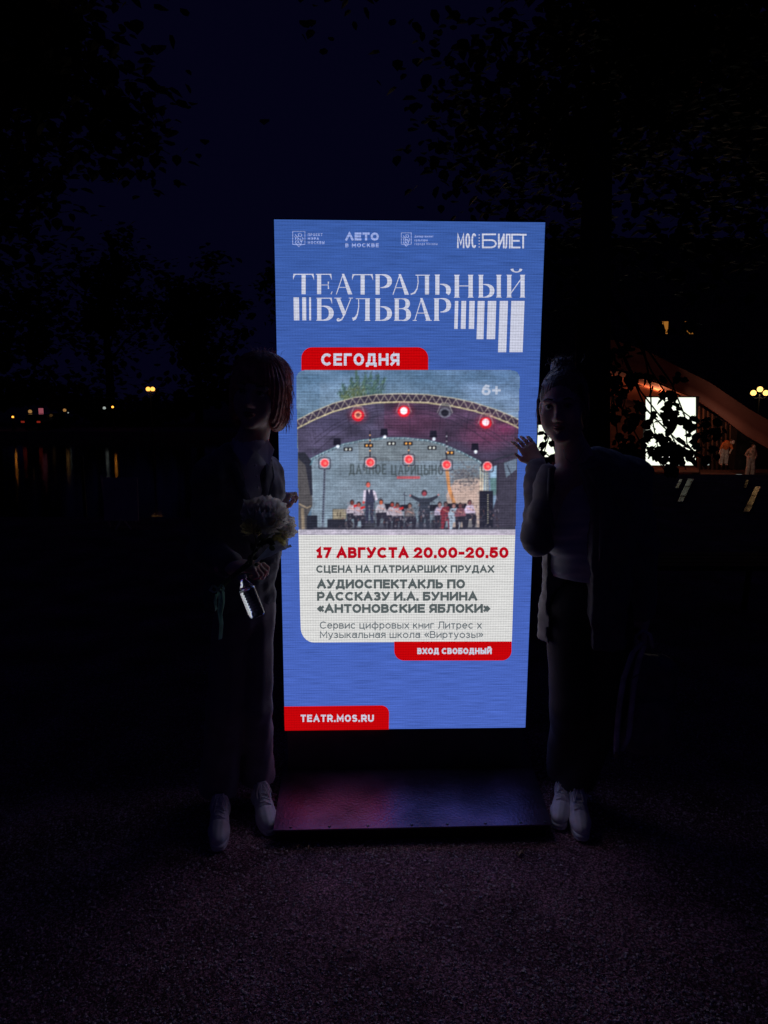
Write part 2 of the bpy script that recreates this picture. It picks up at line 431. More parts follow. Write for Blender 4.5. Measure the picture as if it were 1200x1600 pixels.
GL.update({
 'а': (.56, [arc(.45, .24, .45, .24, 0, 360, 18), [(1, 0), (1, xh)] , [(.05, .6), (.3, xh), (.7, xh), (.98, .55)]]),
 'в': (.54, [[(0, 0), (0, xh), (.55, xh)] + arc(.58, .55, .34, .17, 90, -90, 8) + [(0, .38)], [(.6, .38)] + arc(.64, .19, .36, .19, 90, -90, 8) + [(0, 0)]]),
 'г': (.42, [[(0, 0), (0, xh), (1, xh)]]),
 'д': (.62, [[(.15, 0), (.28, xh), (.85, xh), (.85, 0)], [(0, -.16), (0, 0), (1, 0), (1, -.16)]]),
 'е': (.60, [[(.02, .38), (1, .38)] + arc(.5, .36, .5, .36, 10, 320, 18)]),
 'з': (.50, [arc(.45, .55, .42, .17, 150, -90, 8), arc(.45, .19, .5, .19, 90, -150, 8)]),
 'и': (.58, [[(0, xh), (0, 0)], [(0, .05), (1, .67)], [(1, xh), (1, 0)]]),
 'к': (.52, [[(0, 0), (0, xh)], [(.9, xh), (.1, .34)], [(.35, .46), (1, 0)]]),
 'л': (.58, [[(0, 0), (.15, .05), (.25, xh), (1, xh), (1, 0)]]),
 'н': (.58, [[(0, 0), (0, xh)], [(1, 0), (1, xh)], [(0, .37), (1, .37)]]),
 'о': (.62, [arc(.5, .36, .5, .36, 0, 360, 22)]),
 'р': (.58, [[(0, -.26), (0, xh)], arc(.5, .36, .5, .36, 0, 360, 20)]),
 'с': (.56, [arc(.56, .36, .56, .36, 45, 315, 18)]),
 'т': (.50, [[(0, xh), (1, xh)], [(.5, 0), (.5, xh)]]),
 'у': (.56, [[(0, xh), (.5, .02)], [(1, xh), (.4, -.2), (.1, -.26)]]),
 'ф': (.84, [[(.5, -.26), (.5, 1)], arc(.5, .36, .5, .36, 0, 360, 20)]),
 'х': (.54, [[(0, 0), (1, xh)], [(0, xh), (1, 0)]]),
 'ц': (.62, [[(0, xh), (0, 0), (1, 0), (1, -.18)], [(.86, 0), (.86, xh)]]),
 'ш': (.84, [[(0, xh), (0, 0), (1, 0), (1, xh)], [(.5, 0), (.5, xh)]]),
 'ы': (.74, [[(0, xh), (0, 0), (.4, 0)], [(0, .42), (.4, .42)] + arc(.42, .21, .24, .21, 90, -90, 8) + [(.4, 0)], [(1, 0), (1, xh)]]),
 'ь': (.50, [[(0, xh), (0, 0), (.6, 0)], [(0, .42), (.6, .42)] + arc(.62, .21, .38, .21, 90, -90, 8) + [(.6, 0)]]),
 'я': (.52, [[(1, 0), (1, xh), (.4, xh)] + arc(.4, .54, .4, .18, 90, 270, 8) + [(1, .36)], [(.5, .36), (0, 0)]]), 'п': (.58, [[(0, 0), (0, xh), (1, xh), (1, 0)]]), 'м': (.70, [[(0, 0), (0, xh), (.5, .15), (1, xh), (1, 0)]]),
})
def letter(ch, x0, y0, w, h, t):
    """quads of one letter; (x0, y0) is the bottom left, y runs down the page"""
    out = []
    for st in GL[ch][1]:
        pts = [(x0+t/2+u*(w-t), y0-t/2-v*(h-t)) for u, v in st]
        closed = len(pts) > 12 and abs(pts[0][0]-pts[-1][0]) < 1e-6 and abs(pts[0][1]-pts[-1][1]) < 1e-6
        if closed: out += stroke(pts[:-1], t, close=True)
        else: out += stroke(pts, t, ext=0 if len(st) > 12 and ch in 'СсSеЭЗз' else t/2*0.98)
    return out
def text(s, x0, x1, ytop, ybot, t, sp=.20):
    """t and sp are fractions of the cap height"""
    h = ybot-ytop; T = t*h
    tot = sum(GL[c][0] for c in s) + (t*len([c for c in s if c != ' '])) * 0.55 + sp*(len(s)-1)
    k = (x1-x0)/(tot*h); x = x0; out = []
    for c in s:
        w = (GL[c][0] + (t*0.55 if c != ' ' else 0))*h*k
        if c == '.': w = max(w, T)
        out += letter(c, x, ybot, w, h, T); x += w + sp*h*k
    return out
def rrect(x0, x1, y0, y1, r):
    """r: radii top-left, top-right, bottom-right, bottom-left"""
    pts = []
    for (cx, cy, rr, a) in ((x0, y0, r[0], 180), (x1, y0, r[1], 270), (x1, y1, r[2], 0), (x0, y1, r[3], 90)):
        ox = cx+rr if cx == x0 else cx-rr; oy = cy+rr if cy == y0 else cy-rr
        if rr == 0: pts.append((cx, cy)); continue
        pts += arc(ox, oy, rr, rr, a, a+90, 8)
    return [pts]

GAIN = 1.2
M_blue = led_mat('led_blue', lin(53, 84, 152), GAIN, streak=.55, dots=.09)
_n = M_blue.node_tree; _e = [k for k in _n.nodes if k.type == 'EMISSION'][0]; _tc = [k for k in _n.nodes if k.type == 'TEX_COORD'][0]
_s = _n.nodes.new('ShaderNodeSeparateXYZ'); _n.links.new(_tc.outputs['Object'], _s.inputs[0])      # viewing-angle brightening painted into the blue: lighter, more violet downwards
_m = _n.nodes.new('ShaderNodeMapRange'); _m.inputs[1].default_value = 2.2; _m.inputs[2].default_value = .3; _n.links.new(_s.outputs[2], _m.inputs[0])
_x = _n.nodes.new('ShaderNodeMix'); _x.data_type = 'RGBA'; _x.inputs[6].default_value = (*lin(53, 84, 152), 1); _x.inputs[7].default_value = (*lin(66, 92, 174), 1)
_n.links.new(_m.outputs[0], _x.inputs[0]); _n.links.new(_x.outputs[2], _e.inputs[0])
M_white = led_mat('led_white', lin(182, 185, 203), GAIN, sample=False, dots=.18)
M_dim = led_mat('led_pale_blue', lin(135, 150, 200), GAIN, sample=False, dots=.3, streak=.5)
M_panel = led_mat('led_panel_white', lin(197, 197, 196), GAIN, dots=.20, streak=.25)
M_red = led_mat('led_red', lin(178, 3, 8), GAIN, streak=.2)
M_redtx = led_mat('led_red_text', lin(165, 8, 26), GAIN, sample=False)
M_grey = led_mat('led_dark_grey', lin(78, 86, 88), GAIN, sample=False)
M_grey2 = led_mat('led_mid_grey', lin(92, 100, 106), GAIN, sample=False)
M_pic = led_mat('led_picture', None, GAIN, streak=.5, dots=.14)

# ---- screen modules (eight cabinets with hairline joints), the last rows carry the painted viewing-angle brightening
for r_ in range(4):
    for c_ in range(2):
        x0, x1 = -.5+.5*c_, .5*c_; z0 = DZ+.5*r_
        g = .0004
        V = []; Fc = []; nn = 6
        mb = MB()
        mb.add([(x0+g, 0, z0+g), (x1-g, 0, z0+g), (x1-g, 0, z0+.5-g), (x0+g, 0, z0+.5-g)], [(0, 1, 2, 3)])
        mb.add([(x0+g, .012, z0+g), (x1-g, .012, z0+g), (x1-g, .012, z0+.5-g), (x0+g, .012, z0+.5-g),
                (x0+g, .0002, z0+g), (x1-g, .0002, z0+g), (x1-g, .0002, z0+.5-g), (x0+g, .0002, z0+.5-g)],
               [(0, 4, 5, 1), (1, 5, 6, 2), (2, 6, 7, 3), (3, 7, 4, 0)])
        mb.build('screen_module', M_blue, disp_root)

# ---- title, drawn from the photographed letter shapes
ZA = lambda q: [[(450+x/6, 410+y/6) for x, y in p] for p in q]
ZB = lambda q: [[(640+x/6, 410+y/6) for x, y in p] for p in q]
def bowl(cx, cy, rx, ry, a0, a1, wmax, wmin=6, n=18):
    pts = arc(cx, cy, rx, -ry, a0, a1, n)
    ws = [wmin+(wmax-wmin)*abs(math.cos(R(a0+(a1-a0)*i/n)))**1.3 for i in range(n+1)]
    pts = [(x-(w-wmin)*.5*(1 if x > cx else -1)*abs(math.cos(R(a0+(a1-a0)*i/n))), y) for i, ((x, y), w) in enumerate(zip(pts, ws))]
    return stroke(pts, ws)
V_ = lambda x, y0, y1, w: [[(x-w/2, y0), (x+w/2, y0), (x+w/2, y1), (x-w/2, y1)]]
Hh = lambda x0, x1, y, w=7: [[(x0, y-w/2), (x1, y-w/2), (x1, y+w/2), (x0, y+w/2)]]
def stem(x, y0, y1, w=38, top=True, bot=True):
    q = V_(x, y0, y1, w)
    if top: q += [[(x-w/2-7, y0), (x+w/2+7, y0), (x+w/2, y0+12), (x-w/2, y0+12)]]
    if bot: q += [[(x-w/2-8, y1), (x+w/2+8, y1), (x+w/2, y1-12), (x-w/2, y1-12)]]
    return q
def bigT(x, y0, y1): return V_(x, y0, y1, 38) + Hh(x-88, x+88, y0+4, 9) + stroke([(x-84, y0+2), (x-93, y0+22), (x-98, y0+52)], [22, 12, 2]) + stroke([(x+82, y0+2), (x+91, y0+24), (x+97, y0+56)], [22, 12, 2])
def bigA(x, y0, y1, foot=True):
    q = stroke([(x-2, y0+4), (x-66, y1)], 8) + [[(x-14, y0), (x+8, y0), (x+84, y1), (x+44, y1)]] + Hh(x-44, x+40, y0+(y1-y0)*.66, 7)
    if foot: q += Hh(x-84, x-46, y1-3, 6) + Hh(x+36, x+94, y1-3, 6)
    return q
ttl = ZA(bigT(147, 110, 300) + V_(292, 110, 300, 38) + Hh(262, 404, 114, 8) + stroke([(396, 112), (402, 130), (409, 164)], [20, 12, 2])
         + Hh(312, 378, 214, 6) + stroke([(379, 182), (377, 214), (380, 250)], [13, 5, 13]) + stroke([(415, 272), (404, 300)], [3, 12])
         + bigA(519, 110, 302, False) + bigT(700, 114, 304)
         + V_(840, 114, 304, 38) + Hh(818, 870, 118, 8) + bowl(866, 179, 106, 61, 90, -90, 44) + bigA(1050, 114, 306, False))
ttl += ZB(V_(163, 120, 304, 38) + Hh(56, 190, 123, 7) + stroke([(76, 122), (80, 190), (70, 250), (45, 290), (10, 302)], [8, 8, 10, 16, 12])
          + stem(260, 118, 306, 38, True, False) + bowl(284, 265, 100, 57, 90, -38, 44)
          + stem(443, 120, 334, 40) + stem(572, 120, 334, 40) + Hh(460, 556, 224, 8)
          + stem(668, 120, 334, 38) + bowl(690, 270, 102, 60, 90, -90, 44) + Hh(668, 692, 330, 7) + stem(836, 120, 334, 38)
          + stem(933, 120, 334, 38) + stem(1058, 120, 334, 38) + stroke([(946, 296), (1044, 160)], 9)
          + stroke(arc(1001, 64, 42, 30, 180, 0, 12), [26, 22, 12, 10, 12, 22, 26]))
ttl += ZA(bigT(0, 0, 0)[:0] + stem(293, 334, 548, 40) + Hh(268, 408, 338, 8) + stroke([(400, 336), (407, 356), (413, 390)], [20, 12, 2])
          + bowl(318, 478, 108, 66, 90, -90, 46) + Hh(290, 322, 543, 7) + Hh(305, 320, 413, 6)
          + [[(452, 340), (488, 340), (545, 480), (520, 515)]] + stroke([(590, 340), (530, 492), (505, 535), (480, 548)], [8, 9, 14, 16])
          + stroke(arc(472, 540, 10, 10, 0, 330, 12), 12) + Hh(434, 500, 337, 6) + Hh(570, 609, 337, 6)
          + stem(745, 340, 550, 40, False) + Hh(636, 768, 343, 7) + stroke([(662, 342), (663, 420), (650, 490), (630, 528), (605, 535)], [8, 9, 12, 22, 30])
          + stem(842, 340, 550, 40) + bowl(866, 482, 106, 64, 90, -90, 46) + Hh(840, 870, 545, 7)
          + stem(1020, 340, 550, 38) + bowl(1062, 390, 78, 46, 90, -90, 42) + Hh(1020, 1066, 344, 7) + Hh(1020, 1066, 436, 6)
          + bowl(1068, 492, 82, 55, 90, -90, 46) + Hh(1020, 1070, 545, 7) + Hh(1030, 1070, 438, 5))
ttl += ZB(bigA(113, 338, 550) + stem(253, 340, 550, 40) + Hh(228, 290, 344, 7) + bowl(288, 405, 98, 63, 90, -90, 44))
for q in ((52, 103, 330, 545, 4), (133, 170, 330, 545, 2), (198, 216, 330, 545, 1)):
    ttl += ZA([[(q[0], q[2]), (q[1], q[2]), (q[1]+q[4], q[3]), (q[0]+q[4], q[3])]])
for q in ((425, 457, 627, -7), (485, 530, 627, -6), (560, 610, 627, -6), (638, 703, 723, -11), (733, 812, 723, -11), (845, 922, 845, -17), (953, 1077, 845, -18)):
    ttl += ZB([[(q[0], 365), (q[1], 365), (q[1]+q[3], q[2]), (q[0]+q[3], q[2])]])
face_obj('title_lettering', ttl, M_white)

# ---- small marks along the top
def Bx(ch, x0, x1, y0, y1, t): return letter(ch, x0, y1, x1-x0, y1-y0, t)
mos = Bx('М', 714, 725.6, 365.2, 388.4, 2.7) + Bx('О', 727, 734.6, 365.2, 388.4, 2.5) + Bx('С', 736.4, 744, 365.2, 388.4, 2.5)
for k in range(5): mos += [[(747.9, 367+k*4.7), (749.3, 367+k*4.7), (749.3, 368.6+k*4.7), (747.9, 368.6+k*4.7)]]
mos += Bx('Б', 753, 776, 365.6, 388.6, 2.6) + Bx('И', 778, 788.4, 365.8, 388.8, 2.7) + Bx('Л', 788.8, 797.6, 366, 389, 2.4) + Bx('Е', 798.6, 813, 366, 388.8, 2.6) + Bx('Т', 812, 822.6, 366.2, 389, 2.6)
face_obj('ticket_service_logo', mos, M_white)
face_obj('summer_logo', text('ΛЕТО', 539.5, 592, 363.9, 376.6, .27, .12) + text('В МОСКВЕ', 539.5, 592, 380.4, 387, .24, .26), M_dim)
def crest(x0, x1, y0, y1):
    sx, sy = (x1-x0)/20, (y1-y0)/25
    T = lambda p: [(x0+a*sx, y0+b*sy) for a, b in p]
    q = stroke(T([(0, 0), (20, 0), (20, 21), (13, 22), (10, 25), (7, 22), (0, 21)]), 1.0, close=True)
    for p in ([(4, 14), (6, 9), (10, 8), (13, 9), (15, 6), (13, 3)], [(10, 8), (9, 4), (12, 3)], [(4, 5), (8, 10), (14, 17)], [(6, 14), (4, 19), (7, 20)],
              [(12, 12), (15, 15), (14, 19)], [(8, 12), (9, 17), (12, 20), (7, 18)], [(15, 9), (17, 12), (16, 16)], [(3, 8), (5, 11)], [(5, 21), (10, 22), (15, 20)]):
        q += stroke(T(p), 1.15)
    return q
face_obj('city_crest', crest(457.5, 476.5, 362, 386), M_dim); face_obj('city_crest', crest(627, 642.5, 364.5, 385.5), M_dim)
sm = text('ПРОЕКТ', 481, 504, 365, 369.4, .2, .3) + text('МЭРА', 481, 498.5, 371, 375.6, .2, .3) + text('МОСКВЫ', 481, 507, 377.3, 382, .2, .3)
face_obj('mayor_project_lettering', sm, M_dim)
sm = text('Департамент', 647.6, 677, 368, 371.8, .17, .22) + text('культуры', 647.6, 668, 374.2, 378, .17, .22) + text('города Москвы', 647.6, 683.5, 379.8, 383.6, .17, .22)
face_obj('culture_department_lettering', sm, M_dim)

# ---- red and white fields
face_obj('today_tag', rrect(471, 669, 543, 579, (17, 17, 0, 0)), M_red)
face_obj('today_lettering', text('СЕГОДНЯ', 502, 624, 552.5, 571.5, .22, .16), M_white)
panel_pts = [(466.5, 827.5), (805, 827.5), (799.5, 1002.5)] + [(x+0, y) for x, y in arc(491, 980, 21, 23.5, 90, 180, 8)] + [(469.3, 960)]
face_obj('event_panel', [panel_pts], M_panel)
face_obj('date_lettering', text('17 АВГУСТА 20.00-20.50', 494.4, 791.5, 854.8, 872, 0.27, .09), M_redtx)
dk = text('СЦЕНА НА ПАТРИАРШИХ ПРУДАХ', 494.2, 772, 883, 894.8, .22, .09)
dk += text('АУДИОСПЕКТАКЛЬ ПО', 495.5, 726.5, 905, 919.4, .26, .07) + text('РАССКАЗУ И.А. БУНИНА', 495.5, 743.8, 924.4, 938.4, .26, .08)
dk += text('«АНТОНОВСКИЕ ЯБЛОКИ»', 495.5, 766, 943.4, 957.4, .26, .07)
face_obj('event_lettering', dk, M_grey)
face_obj('organiser_lettering', text('Сервис цифровых книг Литрес х', 499.8, 752.6, 970.6, 982, .14, .12) + text('Музыкальная школа «Виртуозы»', 500, 755, 985.6, 996.6, .14, .12), M_grey2)
face_obj('free_entry_tag', rrect(616, 799, 1002, 1031.5, (0, 0, 15, 15)), M_red)
face_obj('free_entry_lettering', text('ВХОД СВОБОДНЫЙ', 652, 768, 1012, 1021.6, .26, .10), M_white)
face_obj('site_tag', [[(444.2, 1103), (596, 1101.5)] + arc(596, 1113.5, 12, 12, 270, 360, 8) + [(607.6, 1139.1), (445.1, 1140.8)]], M_red)
face_obj('site_lettering', text('TEATR.MOS.RU', 470, 582.5, 1115.8, 1127, .23, .17), M_white)

# ---- the photograph shown on the screen: painted at 4 dots per layout unit, then averaged
X0, Y0, X1, Y1, S = 462, 578, 813, 838, 4
Wd, Hd = (X1-X0)*S, (Y1-Y0)*S
img = np.zeros((Hd, Wd, 3))
yy, xx = np.mgrid[0:Hd, 0:Wd]; PX = X0+xx/S; PY = Y0+yy/S
def noise2(sx, sy, seed):
    r = np.random.default_rng(seed); gh, gw = int(Hd/S/sy)+3, int(Wd/S/sx)+3; g = r.random((gh, gw))
    fy, fx = (PY-Y0)/sy, (PX-X0)/sx; iy, ix = fy.astype(int), fx.astype(int); ty, tx = fy-iy, fx-ix
    ty = ty*ty*(3-2*ty); tx = tx*tx*(3-2*tx)
    return (g[iy, ix]*(1-tx)+g[iy, ix+1]*tx)*(1-ty)+(g[iy+1, ix]*(1-tx)+g[iy+1, ix+1]*tx)*ty - .5
def C(*c): return np.array(c, float)
def put(mask, col, a=1.0):
    img[mask] = img[mask]*(1-a)+np.asarray(col, float)*a
def poly(pts, col, a=1.0):
    pts = np.array(pts, float); x0, y0 = np.floor((pts.min(0)-[X0, Y0])*S).astype(int)-1; x1, y1 = np.ceil((pts.max(0)-[X0, Y0])*S).astype(int)+2
    x0, y0 = max(x0, 0), max(y0, 0); x1, y1 = min(x1, Wd), min(y1, Hd)
    if x1 <= x0 or y1 <= y0: return
    sx, sy = PX[y0:y1, x0:x1], PY[y0:y1, x0:x1]; ins = np.zeros(sx.shape, bool); n = len(pts)
    for i in range(n):
        (ax, ay), (bx, by) = pts[i], pts[(i+1) % n]
        if ay == by: continue
        ins ^= ((ay > sy) != (by > sy)) & (sx < (bx-ax)*(sy-ay)/(by-ay)+ax)
    sub = img[y0:y1, x0:x1]; sub[ins] = sub[ins]*(1-a)+np.asarray(col, float)*a
def polys(qs, col, a=1.0):
    for q in qs: poly(q, col, a)
def line(pts, w, col, a=1.0): polys(stroke([(x, y) for x, y in pts], w), col, a)
def disc(cx, cy, rx, ry, col, a=1.0, soft=0.0):
    e = ((PX-cx)/rx)**2+((PY-cy)/ry)**2
    if soft: al = a*np.clip(1-e, 0, 1)**soft; img[:] = img*(1-al[..., None])+np.asarray(col, float)*al[..., None]
    else: put(e < 1, col, a)
z3 = lambda x, y: (440+x/3, 560+y/3)
L3 = lambda pts: [z3(*p) for p in pts]
# sky
t = (PY-578)/60
img[:] = (C(66, 98, 126)[None, None]*(1-np.clip(t, 0, 1)[..., None]) + C(92, 116, 132)*np.clip(t, 0, 1)[..., None])
img += (noise2(40, 14, 1)*34)[..., None]; img[..., 2] += np.clip((PX-620)/190, 0, 1)*8
put((PX < 500) & (PY > 585), C(52, 88, 118), .35)
# willow
for (bx_, tx_, ty_, n_, cs) in ((545, 534, 604, 150, 0), (552, 548, 592, 240, 0), (560, 556, 583, 260, 0), (566, 570, 588, 260, 0), (572, 579, 584, 200, 1), (582, 590, 586, 220, 1), (588, 600, 594, 160, 1), (540, 529, 614, 90, 0), (577, 584, 600, 160, 1)):
    for k in range(n_):
        t_ = random.random(); cx = bx_+(tx_-bx_)*t_+random.gauss(0, 4.2*(1.15-t_)); y = 626+(ty_-626)*t_+random.gauss(0, 2.5)
        c = random.choice([(54, 74, 42), (82, 96, 52), (38, 54, 36), (104, 112, 58), (66, 86, 52)] if t_ < .55 and not cs else [(40, 66, 62), (56, 88, 70), (30, 52, 52), (72, 104, 80), (46, 72, 70)])
        line([(cx, y), (cx+random.gauss(1.2, 1.2), y-random.uniform(1.0, 4.5))], random.uniform(.5, 1.2), c, .75)
# roof shell
arch = [(440+x/3, 560+y/3) for x, y in ((72, 290), (150, 250), (240, 212), (340, 184), (440, 170), (560, 166), (680, 170), (800, 186), (900, 208), (1000, 240), (1070, 268), (1112, 290))]
lowarch = [(440+x/3, 560+y/3) for x, y in ((140, 470), (200, 440), (280, 405), (380, 384), (480, 374), (580, 374), (680, 384), (760, 405), (840, 440), (920, 480), (945, 500))]
poly(arch + L3([(1112, 470), (1010, 520), (940, 500)]) + lowarch[::-1][1:] + L3([(78, 440)]), C(50, 40, 58))
put((PY < 690) & (PY > 628) & (PX > 600) & (np.abs(img[..., 0]-50) < 1), C(66, 36, 58), .5); put((PX <= 600) & (np.abs(img[..., 0]-50) < 1), C(58, 54, 76), .6)
sh = (np.abs(img[..., 1]-48.4) < 1) | (np.abs(img[..., 1]-38) < 3) | (np.abs(img[..., 1]-40) < 1)
nz_ = noise2(30, 9, 3)
img[sh] = img[sh]*(1+nz_[sh][:, None]*.7)
disc(640, 660, 60, 26, C(100, 34, 62), .35, 1.0); disc(760, 680, 50, 30, C(104, 30, 58), .5, 1.0); disc(790, 670, 22, 12, C(150, 30, 80), .45, 1.2); disc(510, 660, 40, 22, C(62, 56, 88), .5, 1)
for dy in (62, 74, 96):
    line([(x, y+dy*(.30+.5*abs((x-640)/170)**2)) for x, y in arch[1:-1]], .8, C(26, 20, 32), .8)
for x in (540, 588, 640, 690, 735): line([(x, 632), (x+(640-x)*.1, 682)], .7, C(24, 18, 30), .7)
# front truss
line(arch, 1.5, C(165, 158, 128)); line([(x, y+13) for x, y in arch], 1.7, C(176, 166, 118))
ax_ = np.array([p[0] for p in arch]); ay_ = np.array([p[1] for p in arch]); xs = np.arange(464, 811, 6.2)
poly(arch + [(x, y+12) for x, y in arch[::-1]], C(46, 32, 44), .55)
for i, x in enumerate(xs):
    ya = np.interp(x, ax_, ay_); yb = np.interp(x+6.2, ax_, ay_)
    line([(x, ya+(12 if i % 2 else 1)), (x+6.2, yb+(1 if i % 2 else 12))], 1.0, C(168, 156, 128), .9)
    if i % 3 == 0: disc(x, ya, 1.0, 1.0, C(215, 205, 205))
line(arch, 1.4, C(165, 158, 130)); line([(x, y+12.5) for x, y in arch], 1.5, C(178, 166, 118))
# backdrop
bd = lowarch + L3([(945, 800), (140, 800)])
poly(bd, C(98, 114, 124)); inb = np.abs(img[..., 0]-98) < .5
img[inb] += (noise2(26, 20, 5)[inb]*26)[:, None]
put(inb & (PX < 530) , C(116, 138, 150), .35); put(inb & (PX > 560) & (PY < 720), C(92, 98, 96), .5)
poly(L3([(770, 640), (810, 570), (870, 560), (945, 560), (945, 800), (790, 800)]), C(168, 142, 124), .85)
for k in range(400):
    x, y = random.gauss(728, 15), random.gauss(744, 9)
    disc(x, y, random.uniform(.8, 2.4), random.uniform(.6, 1.6), random.choice([(84, 82, 84), (104, 100, 96), (66, 64, 70)]), .6)
poly(L3([(765, 520), (782, 520), (790, 600), (820, 690), (808, 700), (778, 620)]), C(176, 118, 62))
line(lowarch, 3.0, C(58, 88, 100)); line(lowarch, 1.0, C(150, 172, 178), .7)
for i in range(44):
    tt = i/43; x = np.interp(tt, np.linspace(0, 1, len(lowarch)), [p[0] for p in lowarch]); y = np.interp(tt, np.linspace(0, 1, len(lowarch)), [p[1] for p in lowarch])
    disc(x, y, .9, .9, C(190, 205, 205), .8); disc(x+2, y+1, .8, .8, C(20, 24, 30), .8)
# words on the backdrop
def serif_word(s, x0, x1, yt, yb, col):
    for q in text(s, x0, x1, yt, yb, .10, .22): poly(q, col, .9)
    for q in text(s, x0+.7, x1+.7, yt, yb, .14, .22): poly(q, col, .45)
serif_word('ДАЧНОЕ'.replace('Ч', 'У'), 545, 603, 725, 741, C(52, 62, 62)) if 'Ч' not in GL else None
GL['Ч'] = (.66, [[(0, 1), (0, .6), (.15, .42), (1, .42)], [(1, 1), (1, 0)]])
serif_word('ЦАРИЦЫНО', 611, 692, 726, 742, C(52, 62, 62))
put((PX > 543) & (PX < 606) & (PY > 722) & (PY < 744) & (img.sum(2) < 240), C(102, 116, 122), 1.0)
serif_word('ДАЧНОЕ', 545, 603, 725, 741, C(52, 62, 62))
polys(text('ЛЕТО', 592, 609, 716, 721, .16, .2), C(60, 66, 66), .8); line([(592, 724), (609, 724)], .8, C(70, 76, 76), .7)
for k in range(60): disc(random.gauss(645, 9), random.gauss(718, 5), 1.3, .9, C(88, 92, 94), .6)
line([(620, 746), (656, 746)], 4.0, C(170, 62, 66), .9)
# sides
poly(L3([(75, 450), (140, 500), (145, 690), (120, 740), (125, 800), (80, 800)]), C(62, 58, 56))
poly(L3([(75, 440), (110, 440), (140, 480), (146, 640), (136, 640), (112, 500), (80, 470)]), C(28, 28, 36))
line(L3([(82, 680), (120, 700), (138, 690)]), 2, C(130, 112, 84)); line(L3([(98, 700), (102, 800)]), 5, C(120, 104, 80)); 
for k in range(26): line([(487+random.random()*4, 700+k*4), (489+random.random()*4, 703+k*4)], .9, C(70, 78, 90), .8)
line(L3([(135, 500), (150, 470)]), 2, C(64, 100, 112)); line(L3([(150, 475), (150, 640)]), 2.0, C(120, 140, 150), .7)
poly(L3([(975, 510), (1010, 500), (1012, 640), (980, 640)]), C(118, 150, 172)); poly(L3([(975, 560), (1005, 560), (1008, 640), (980, 640)]), C(60, 96, 88), .8)
poly(L3([(1008, 500), (1104, 455), (1100, 800), (960, 800), (1010, 640)]), C(46, 42, 54)); poly(L3([(1040, 490), (1100, 470), (1098, 520), (1050, 560)]), C(92, 112, 128), .8)
line(L3([(1055, 500), (1080, 560)]), 1.2, C(30, 30, 40)); line(L3([(930, 500), (1104, 440)]), 2.5, C(34, 34, 44)); line(L3([(1012, 490), (1008, 800)]), 4, C(40, 36, 46))
for x in (930, 942, 955):
    line(L3([(x, 510), (x, 640)]), 1.0, C(190, 186, 150), .9)
for k in range(14): line(L3([(930, 512+k*9), (955, 520+k*9)]), .7, C(150, 146, 120), .8)
# spots on the roof, glowing
for (x, y, on) in ((358, 265, 1), (572, 246, 2), (764, 250, 0), (955, 300, 2)):
    cx, cy = z3(x, y)
    poly([(cx-11, cy+6), (cx-5, cy-14), (cx+6, cy-14), (cx+13, cy+2), (cx+8, cy+7)], C(70, 70, 76), .6)
    line([(cx-12, cy+2), (cx-6, cy-13)], 1.0, C(170, 165, 160), .8); line([(cx+12, cy+2), (cx+6, cy-13)], 1.0, C(170, 165, 160), .8); line([(cx-6, cy-13), (cx+6, cy-13)], 1, C(160, 150, 120))
    if on == 0: disc(cx, cy+2, 9, 8, C(96, 96, 108), .8); disc(cx, cy+2, 6, 5.5, C(22, 20, 28))
    else:
        disc(cx, cy, 22, 18, C(180, 20, 40), .45, 2.0); disc(cx, cy+1, 9.5, 9, C(196, 10, 22))
        disc(cx, cy, 5.6, 5.6, C(240, 200, 205) if on == 2 else C(226, 140, 100))
        if on == 1: disc(cx, cy, 3.4, 3.4, C(120, 60, 50))
for (x, y) in ((260, 395), (480, 350), (710, 360), (905, 420)):
    cx, cy = z3(x, y); poly([(cx-5, cy-7), (cx+5, cy-7), (cx+6, cy+4), (cx-6, cy+4)], C(14, 12, 22)); disc(cx+1, cy+6, 2.6, 2.6, C(205, 220, 235))
for (x, y, w) in ((312, 426, 0), (408, 408, 1), (514, 399, 0), (592, 399, 1), (704, 419, 0), (787, 442, 1)):
    cx, cy = z3(x, y); poly([(cx-7, cy-3), (cx+7, cy-3), (cx+7, cy+3), (cx-7, cy+3)], C(22, 20, 22))
    for s_ in (-3, 3): disc(cx+s_, cy, 1.8, 1.8, C(230, 150, 50) if w else C(190, 195, 180))
for (x, y0_, y1_) in ((414, 340, 470), (595, 410, 455), (772, 345, 480)):
    line(L3([(x, y0_), (x, y1_)]), 1.5, C(22, 20, 28))
    for k in range(4): disc(440+x/3, 560+(y0_+20+k*24)/3, 1.2, 1.2, C(230, 160, 90) if x < 600 else C(160, 160, 170))
for (x, y, dn) in ((202, 490, 1), (415, 487, 0), (595, 473, 0), (772, 498, 0), (963, 505, 1)):
    cx, cy = z3(x, y)
    polys(stroke(rrect(cx-9, cx+9, cy-8, cy+9, (3, 3, 3, 3))[0], 1.3, close=True), C(34, 34, 44))
    disc(cx, cy, 7.2, 7.2, C(214, 150, 150)); disc(cx, cy, 5.8, 5.8, C(222, 40, 44)); disc(cx+1, cy+.5, 2.6, 2.6, C(232, 96, 80))
    if dn:
        line([(cx, cy+9), (cx-3 if x < 300 else cx+2, 826)], 4.0, C(84, 92, 106), .9)
        for k in range(22): disc(cx+(-3*k/22 if x < 300 else 2*k/22), cy+11+k*3.8, .9, 1.2, C(16, 16, 26) if x < 300 else C(160, 160, 130))
